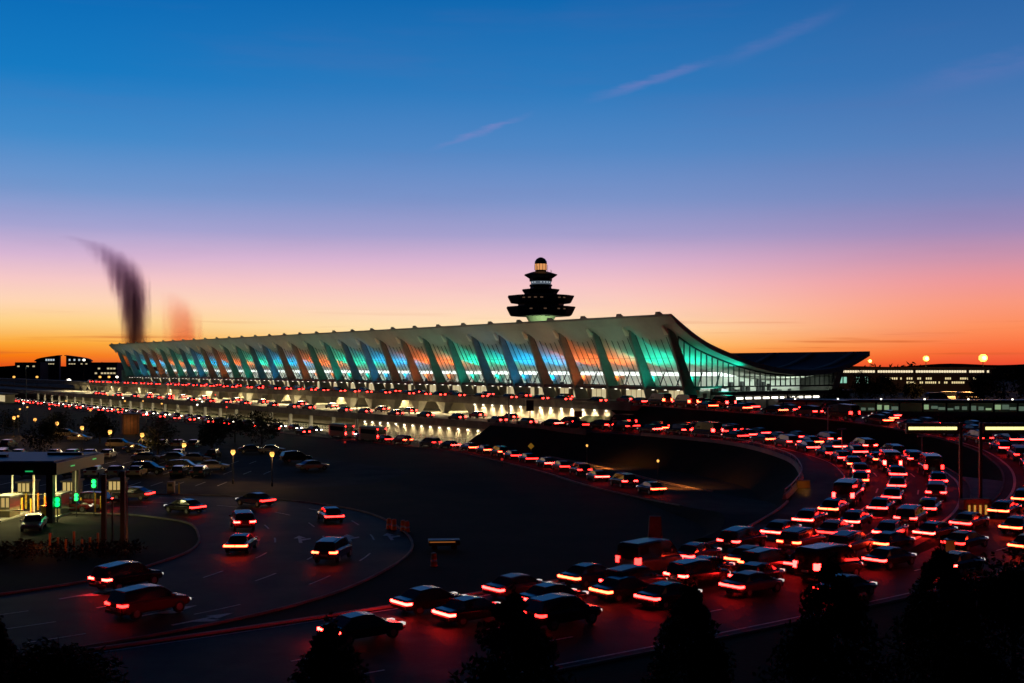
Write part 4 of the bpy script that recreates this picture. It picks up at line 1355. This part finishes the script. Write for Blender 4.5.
for k in range(4):
    mb = MB(); mb.box(-1.0 + k * .55, -.8 + k * .55, -.93, -.89, .05, .95); mb.build('lit_slot', mat('slot_glow', (.5, .35, .1), .4, emit=(1, .6, .1), es=.35), pl)
poly_g = MB()
gp = [pathA.at(d, 7.4, .03)[0] for d in [dAg - 3 - 4 * k for k in range(9)]]
gq = [pathB.at(d, -7.4, .03)[0] for d in [dBg - 3 - 4 * k for k in range(9)]]
for k in range(8): poly_g.quad(gp[k], gq[k], gq[k + 1], gp[k + 1])
tag(poly_g.build('gore_pavement', mat('gore_concrete', (.06, .058, .06), .7, var=.3, vscale=.5)), kind='structure')

# small orange object marker by the outer loop
e = empty('object_marker', P(950, 560, .1), 0, 'small orange reflective marker board above a conifer by the outer loop', 'marker')
mb = MB(); mb.box(-.05, .05, -.04, .04, -.1, 1.2); mb.build('post', STEEL, e)
mb = MB(); mb.box(-.36, .36, -.07, -.04, .5, 1.5); mb.build('board', mat('orange_board', (.8, .25, .04), .5), e)
light('SPOT', (0, -2.2, .4), 12, (1, .6, .25), e, (0, 1, .25), spot_size=R(50))
# barrier end marker
e = empty('barrier_end_lamp', P(803, 494, 1.3), 0, 'dim orange-lit concrete stub at the bend of the inner barrier', 'marker')
mb = MB(); mb.box(-.7, .7, -.3, .3, -.6, 1.5); mb.build('block', BROWN, e)
light('POINT', (-.2, -1.6, .9), 18, (1, .40, .06), e)

# pale stepped pylon sign on the dark lawn
e = empty('pylon_sign', at(655, 91), 0, 'pale stepped pylon standing alone on the dark lawn inside the loop', 'pylon')
mb = MB(); mb.box(-.85, .85, -.4, .4, 0, 1.6); mb.build('base', mat('pylon_stone', (.09, .08, .08), .9, var=.4), e, bevel=.05)
mb = MB(); mb.box(-.55, .55, -.3, .3, 1.6, 3.4, top=(.12, .05)); mb.build('shaft', MATS['pylon_stone'], e)

# brown kiosk near the arrivals road
e = empty('kiosk', at(130, 262), .5, 'tall brown slatted kiosk lit warm beyond the parking lot', 'kiosk')
mb = MB(); mb.box(-1.8, 1.8, -1.2, 1.2, 0, 4.4); mb.build('wall', BROWN, e)
mb = MB(); mb.box(-2.1, 2.1, -1.5, 1.5, 4.4, 4.65); mb.build('roof', DARKM, e)
for k in range(5):
    mb = MB(); mb.box(-1.7 + k * .75, -1.6 + k * .75, -1.26, -1.2, .2, 4.3); mb.build('slat', DARKM, e)
light('POINT', (-.5, -3.4, 2.2), 110, (1, .4, .1), e, shadow_soft_size=.3)

# ticket machine pair beside the entry road
e = empty('pay_station', P(171, 493, 0), 0, 'beige pay station box on the verge by the entry road', 'pay station')
mb = MB(); mb.box(-.42, .42, -.3, .3, 0, 1.35); mb.build('cabinet', mat('beige_box', (.42, .32, .22), .6), e, bevel=.04)
mb = MB(); mb.box(-.25, .25, -.33, -.31, .8, 1.1); mb.build('screen', DARKM, e)
e = empty('bollard', P(179, 494, 0), 0, 'yellow bollard right beside the beige pay station', 'bollard')
mb = MB(); mb.lathe([(.1, 0), (.1, 1.25), (.06, 1.33)], n=10); mb.build('post', YEL, e)

# toll canopy
can = empty('toll_canopy', (-60, 118, 0), 0, 'flat dark toll plaza canopy with pale blue-grey roof on dark posts', 'canopy')
mb = MB(); mb.box(-30, 16.6, -6.5, 6.5, 4.7, 5.85); mb.build('fascia', DARKM, can)
mb = MB(); mb.box(-29.6, 16.2, -6.1, 6.1, 5.86, 6.0); mb.build('roof', mat('canopy_roof', (.14, .18, .30), .5), can)
mb = MB(); mb.box(-29, 9.5, -1.2, -.6, 6.01, 6.25); mb.box(12.5, 16, 1.6, 2.2, 6.01, 6.25); mb.build('roof_upstand', DARKM, can)
for x, y in ((-22, -5), (-8, -5), (15.6, -5.4), (-22, 5.5), (-8, 5.5), (14, 5.5)):
    mb = MB(); mb.box(x - .32, x + .32, y - .32, y + .32, 0, 4.69); mb.build('post', DARKM, can)
for k in range(6):
    mb = MB(); mb.box(-1 + k * 2.8, 1 + k * 2.8, -2, -1.6, 4.58, 4.68); mb.build('strip_lamp', WHITEL, can)
    light('AREA', (0 + k * 2.8, -1.8, 4.5), 420, (1, .90, .34), can, (0, 0, -1), shape='RECTANGLE', size=2.5, size_y=.5)
for x, y, z in ((5.0, -6.58, 5.3), (14.0, -6.58, 5.0), (16.64, -2.5, 5.2), (16.64, 3.5, 5.4)):
    mb = MB(); mb.box(x - (.35 if y < -6 else .03), x + (.35 if y < -6 else .03), y - (.03 if y < -6 else .5), y + (.03 if y < -6 else .5), z, z + .12)
    mb.build('lane_lamp', mat('green_lamp_dim', (.1, .4, .2), .4, emit=(.02, .8, .2), es=.5), can)
mb = MB(); mb.lathe([(.06, 0), (.06, 4.69)], n=6)
repeat('slim_post', mb, mat('pale_rail', (.6, .58, .5), .5), can, [(8.2 + i * 1.1, 3.2 - (i % 2) * 2.4, 0) for i in range(7)])
# booths
for k, (x, y) in enumerate(((-50.2, 116.5), (-46.0, 118.5), (-54.2, 131), (-49.6, 132), (-44.8, 133))):
    e = empty('toll_booth', (x, y, 0), 0, ['lit toll booth under the canopy, front row left', 'lit toll booth under the canopy, front row right', 'lit toll booth in the back row, left of three', 'lit toll booth in the back row, middle of three', 'lit toll booth in the back row, right of three'][k], 'toll booth', 'toll booths under the canopy')
    mb = MB(); mb.box(-.9, .9, -3.6, 4, 0, .16); mb.build('island', CONC, e)
    mb = MB(); mb.box(-.7, .7, -1.2, 1.2, .17, 1.15); mb.build('cabin', mat('booth_panel', (.20, .17, .10), .6, var=.3), e)
    mb = MB(); mb.box(-.66, .66, -1.16, 1.16, 1.16, 2.1); wn_ = mb.build('window', mat('booth_window', (.4, .35, .2), .4, emit=(1, .72, .25), es=.45), e)
    mb = MB()
    for fx in (-.68, -.2, .25, .68): mb.box(fx - .05, fx + .05, -1.2, 1.2, 1.15, 2.11)
    for fy in (-.4, .4): mb.box(-.7, .7, fy - .04, fy + .04, 1.15, 2.11)
    mb.build('frame', DARKM, wn_)
    mb = MB(); mb.box(-.85, .85, -1.4, 1.4, 2.115, 2.3); mb.build('roof', CONCD, e)
    mb = MB(); mb.box(-.3, .3, -3.5, -3.1, .17, 1.35); mb.build('ticket_machine', YEL, e)
    mb = MB(); mb.box(-.12, .12, -2.6, -2.4, .17, 1.1); mb.box(.1, 2.6, -2.54, -2.46, .95, 1.08); mb.build('barrier_arm', mat('arm_white', (.7, .7, .66), .5), e)
bi = 0
random.seed(15)
for px, py, h in ((3, 517, 1.6), (12, 515, 1.3), (22, 513, 1.5), (31, 514, 1.5), (38, 510, 1.7), (45, 512, 1.9), (47, 508, 1.7), (62, 509, 1.3), (67, 512, 1.9), (75, 512, 1.6), (81, 510, 1.2), (88, 509, 1.4), (95, 512, 1.9), (101, 510, 1.4), (110, 497, 1.6), (26, 509, 1.6), (54, 505, 1.2), (8, 508, 1.4)):
    p = P(px, py, 0); e = empty('safety_bollard', p, 0, f'yellow safety bollard, {ORD[bi]} in the cluster beneath the toll canopy', 'bollard', 'yellow bollards at the toll lanes'); bi += 1
    mb = MB(); mb.lathe([(.11, 0), (.11, h), (.05, h + .08)], n=8); mb.build('post', YEL, e)
# green lane signals
for k, (px, py, y, s_) in enumerate(((94, 483.5, 118, 1.25), (78, 486, 124, .8), (57.5, 502, 113, 1.35), (76.5, 497, 117, 1.1))):
    z = 15 - (py - HY) * y / F
    e = empty('lane_signal', at(px, y), 0, ['round green lane signal, highest and farthest right at the toll lanes', 'small green lane signal behind the yellow posts', 'large green lane signal just right of the thick canopy post', 'green lane signal low between the yellow posts'][k], 'traffic signal', 'green lane signals')
    mb = MB(); mb.tube((0, 0, 0), (0, 0, z - .3), .06, n=6); mb.build('pole', DARKM, e)
    mb = MB(); mb.box(-.26 * s_, .26 * s_, -.02, .2, z - .42 * s_, z + .42 * s_); mb.build('housing', DARKM, e)
    mb = MB()
    for dz in (-.17, .17): mb.tube((0, -.03, z + dz * s_), (0, -.12, z + dz * s_), .17 * s_, n=12)
    mb.build('lens', GREENL, e)
    light('POINT', (0, -.5, z), 10, (.05, 1, .3), e, shadow_soft_size=.1)
# tall dark posts and a T sign before the exit
for k, (px, yb, h, lab) in enumerate(((104, 98, 6.0, 'tall square dark post, left of two before the entry lane'), (123, 99, 6.2, 'tall square dark post, right of two before the entry lane'))):
    e = empty('square_post', at(px, yb), 0, lab, 'post', 'tall dark posts before the entry lane')
    mb = MB(); mb.box(-.18, .18, -.18, .18, 0, h); mb.build('shaft', DARKM, e)
    mb = MB(); mb.box(-.24, .24, -.24, .24, 0, .25); mb.build('foot', DARKM, e)
e = empty('height_sign', at(112.5, 100), 0, 'low dark T-shaped sign on a thin post between the square posts', 'sign')
mb = MB(); mb.box(-.06, .06, -.06, .06, 0, 3.5); mb.build('post', DARKM, e); mb = MB(); mb.box(-.65, .65, -.07, .07, 3.5, 3.75); mb.build('board', DARKM, e)
e = empty('steel_pole', at(127, 98), 0, 'thin orange-lit steel pole at right of the entry island', 'pole')
mb = MB(); mb.lathe([(.09, 0), (.07, 5.4)], n=8); mb.build('shaft', STEEL, e)
light('POINT', (0, -1.5, .9), 26, (1, .26, .06), e)
# low orange fence posts on the island
for k in range(7):
    p = at(50 + k * 8, 94.5 + (k % 2))
    e = empty('marker_post', p, 0, f'short pinkish marker post, {ORD[k]} from the left on the dark island', 'post', 'marker posts on the entry island')
    mb = MB(); mb.box(-.07, .07, -.07, .07, 0, 1.1 if k % 3 else 1.6); mb.build('stake', ORG, e); 
light('POINT', (-37, 92, 1.4), 30, (1, .25, .07), None)
# orange barrels on the outer edge of the entry road
for k, (px, py) in enumerate(((389, 529), (394, 530), (403, 531), (407, 532), (434, 566))):
    e = empty('traffic_drum', P(px, py, 0), 0, f'dim orange traffic drum, {ORD[k]} along the outer edge of the entry road bend', 'traffic drum', 'orange drums along the entry road')
    mb = MB(); mb.lathe([(.30, 0), (.30, .06), (.25, .08), (.20, .95), (.14, 1.0)], n=12); mb.build('drum', ORG, e)
    mb = MB(); mb.lathe([(.237, .35), (.226, .52)], n=12); mb.build('band', WHITEP, e)
light('POINT', P(398, 536, 1.6), 14, (1, .3, .08), None)
e = empty('maintenance_cart', P(444, 549, 0), .1, 'low cart with a faint orange lamp on the dark lawn', 'cart')
mb = MB(); mb.box(-1.3, 1.3, -.6, .6, .35, .8); mb.build('bed', DARKM, e, bevel=.05)
mb = MB(); mb.box(-1.2, .9, -.62, -.6, .62, .70); mb.build('lamp_bar', mat('dim_orange', (.4, .15, .03), .5, emit=(1, .3, .06), es=.25), e)
for x in (-.8, .8):
    mb = MB(); mb.tube((x, -.62, .25), (x, .62, .25), .25, n=10); mb.build('wheel', RUBBER, e)

# slim masts in front of the terminal
for k, (px, yb, h, hd) in enumerate(((509, 222, 12.5, .35), (530, 218, 7.0, 0), (578, 215, 6, 0), (357, 262, 12, .3), (26, 400, 15, .35), (828, 176, 9, .15), (842, 158, 6.5, .15), (922, 150, 6, .15))):
    lab = ['tall dark lamp mast before the terminal, right of centre', 'dark road sign on a post before the lit retaining wall', 'small dark road sign on a post at the end of the lit wall', 'tall dark lamp mast before the left middle of the terminal', 'tall pale mast at the far left before the decks',
           'slim unlit mast between the loop roads, farthest of three', 'slim unlit mast between the loop roads, middle of three', 'slim unlit mast between the loop roads, nearest the glowing sign'][k]
    e = empty('mast', at(px, yb), 0, lab, 'mast' if hd else 'road sign')
    mb = MB(); mb.lathe([(.14, 0), (.08, h)], n=8); mb.build('pole', DARKM if k < 4 else STEEL, e)
    if hd:
        mb = MB(); mb.box(-.6, .6, -.15, .15, h, h + .15); mb.build('lamp_arm', DARKM, e)
    else:
        mb = MB(); mb.box(-.7, .7, -.05, .05, h - .2, h + 1.8 if k == 1 else h + .9); mb.build('board', DARKM, e)
# yellow diamond warning sign at wall end
e = empty('warning_sign', at(531, 196), 0, 'small yellow arrow sign at the end of the lower lit wall', 'road sign')
mb = MB(); mb.box(-.04, .04, -.04, .04, 0, 1.4); mb.build('post', STEEL, e)
mb = MB(); mb.quad((0, -.05, 1.2), (.55, -.05, 1.75), (0, -.05, 2.3), (-.55, -.05, 1.75)); mb.quad((0, .0, 1.2), (-.55, .0, 1.75), (0, .0, 2.3), (.55, .0, 1.75)); mb.build('board', mat('sign_yellow', (.8, .5, .03), .5, emit=(1, .55, .05), es=.12), e)
# red traffic signals at the arrivals junction
for k, (px, py) in enumerate(((502, 470), (549, 485), (345, 450))):
    y = 175 if k < 2 else 215; z = 15 - (py - HY) * y / F; z = max(z, 1.2)
    e = empty('red_signal', at(px, y), 0, ['red signal lamp on a short post, left one on the dark slope', 'red signal lamp on a short post, right one on the dark slope', 'red signal lamp beside the shuttle buses'][k], 'traffic signal', 'red signals')
    mb = MB(); mb.tube((0, 0, 0), (0, 0, z), .06, n=6); mb.build('pole', DARKM, e)
    mb = MB(); mb.tube((0, -.05, z), (0, -.12, z), .2, n=10); mb.build('lens', mat('dim_red', (.3, .02, .02), .4, emit=(1, .04, .03), es=.35), e)

# ------------------------------------------------------------------ trees
random.seed(42)
fg = [(-4, 46, 5.2, 3.6, 'conifer', 'low shaggy conifer at the lower left corner'),
      (62, 44, 4.6, 5.0, 'round', 'broad dark bush-like tree left of the bottom middle'), (330, 42, 6.0, 5.4, 'conifer', 'short shaggy conifer at the bottom left of centre'),
      (512, 42, 7.2, 6.6, 'conifer', 'broad dark conifer at the bottom centre'), (690, 43, 7.3, 5.0, 'conifer', 'dark conifer at the bottom, first right of centre'),
      (832, 44, 8.0, 6.6, 'conifer', 'tall wide dark conifer at the bottom, below the loop roads'), (940, 46, 8.2, 5.8, 'conifer', 'tall dark conifer below the orange marker board'),
      (1015, 45, 6.9, 7.0, 'round', 'broad dark tree at the lower right corner')]
for px, y, h, w, kd, lab in fg:
    tree(at(px, y), h, w, lab, 'dark trees along the foreground', kd, 9000, .13, name='conifer_tree' if kd == 'conifer' else 'leafy_tree')
# parking-lot and terrace trees
for px, y, h, w, lab in ((158, 190, 7.0, 7.5, 'dark lot tree left of the bright lanterns'), (212, 205, 6.4, 6.5, 'dark lot tree between the two bright lanterns'), (262, 226, 6.5, 9, 'dark tree against the glowing arrivals road'),
                         (235, 232, 5.5, 7, 'smaller dark tree left of the one against the arrivals road'), (100, 230, 5.5, 7, 'dark tree beyond the canopy roof'), (60, 250, 5.0, 9, 'dark tree behind the warm lanterns at left'), (40, 200, 5.4, 8, 'dark tree beside the parked cars at far left'), (5, 262, 5, 9, 'dark tree at the far left edge')):
    tree(at(px, y), h, w, lab, 'trees in the parking lot', 'round', 1800, .22)
for px, y, zb, h, w, lab in ((862, 266, 6.2, 7.0, 9, 'dark tree right of the terminal end'), (885, 284, 6.2, 6.0, 8, 'second dark tree right of the terminal end'), (838, 250, 3, 7.8, 7, 'small dark tree against the terminal glass corner'),
                             (1004, 250, 6.2, 8.5, 9, 'large dark tree at the right edge above the walkway'), (982, 262, 6.2, 6.8, 8, 'dark tree left of the large one at the right edge'), (1028, 256, 6.2, 10.0, 9, 'tallest dark tree cut by the right edge'),
                             (790, 236, 3, 6.0, 7, 'low dark tree before the glazed end wall'), (912, 300, 6.2, 4.5, 6, 'low dark tree before the brown-lit yard')):
    tree(at(px, y, zb), h, w, lab, 'trees right of the terminal', 'round', 1600, .26)
# autumn shrubs on the entry island
mb = MB(); random.seed(3)
for k in range(50):
    leaves(mb, (-41 + random.uniform(0, 11), 93 + random.uniform(-2.5, 3), .5), .8, 40, .14, zc=.7)
tag(mb.build('low_shrubs', LEAF2), 'low red-brown shrubs on the island inside the entry bend', 'shrubs', kind='stuff')
random.seed(61)
k = 0
for r_, (x0, x1, y) in enumerate(((-66, -40, 158), (-84, -44, 190), (-100, -58, 216))):
    x = x0; i = 0
    while x < x1:
        if random.random() < .55:
            c = random.choice(['white', 'silver', 'grey', 'black', 'beige', 'dark blue'])
            far_car('off', c, (x, y + 3, .02), math.pi / 2 + random.uniform(-.05, .05), f'parked {c} car, {ORD[i]} from left in the {["front", "middle", "back"][r_]} row of the lantern lot', 'cars parked in the lantern lot'); i += 1
        x += 2.9
for k in range(26):
    px = random.uniform(2, 240); y = random.uniform(250, 420); z = random.uniform(3.5, 6)
    c = ['white', 'amber', 'amber', 'red'][k % 4]
    o = empty('path_light', at(px, y), 0, f'tiny {c} path light on a thin pole, {ORD[k]} of those left of the arrivals road', 'path light', 'tiny lights scattered left of the arrivals road')
    mb = MB(); mb.tube((0, 0, 0), (0, 0, z), .07, n=5); mb.build('pole', DARKM, o)
    mb = MB(); mb.lathe([(.1, z), (.26, z + .12), (.26, z + .3), (.08, z + .42)], n=8)
    mb.build('lamp_head', {'white': WHITEL, 'amber': WARM, 'red': mat('red_lamp', (.5, .05, .03), .4, emit=(1, .05, .03), es=1.6)}[c], o)
# vans in the yard
for k, (px, c) in enumerate(((938, 'grey'), (968, 'black'), (951, 'white'))):
    place('van', c, at(px, 292 + k * 6, 6.22), (1, .05, 0), f'{c} unlit van parked in the brown-lit yard, {["left", "right", "middle"][k]} of three', 'vans in the service yard', 'off')
for o, color, lights, tm in PLACED[-3:]:
    for ch in o.children:
        nm = ch.name.split('.')[0]
        if nm == 'body': ch.material_slots[0].material = PAINT[color]
        elif nm == 'tail_light': ch.material_slots[0].material = TAILOFF
        elif nm == 'headlight': ch.material_slots[0].material = HEADOFF
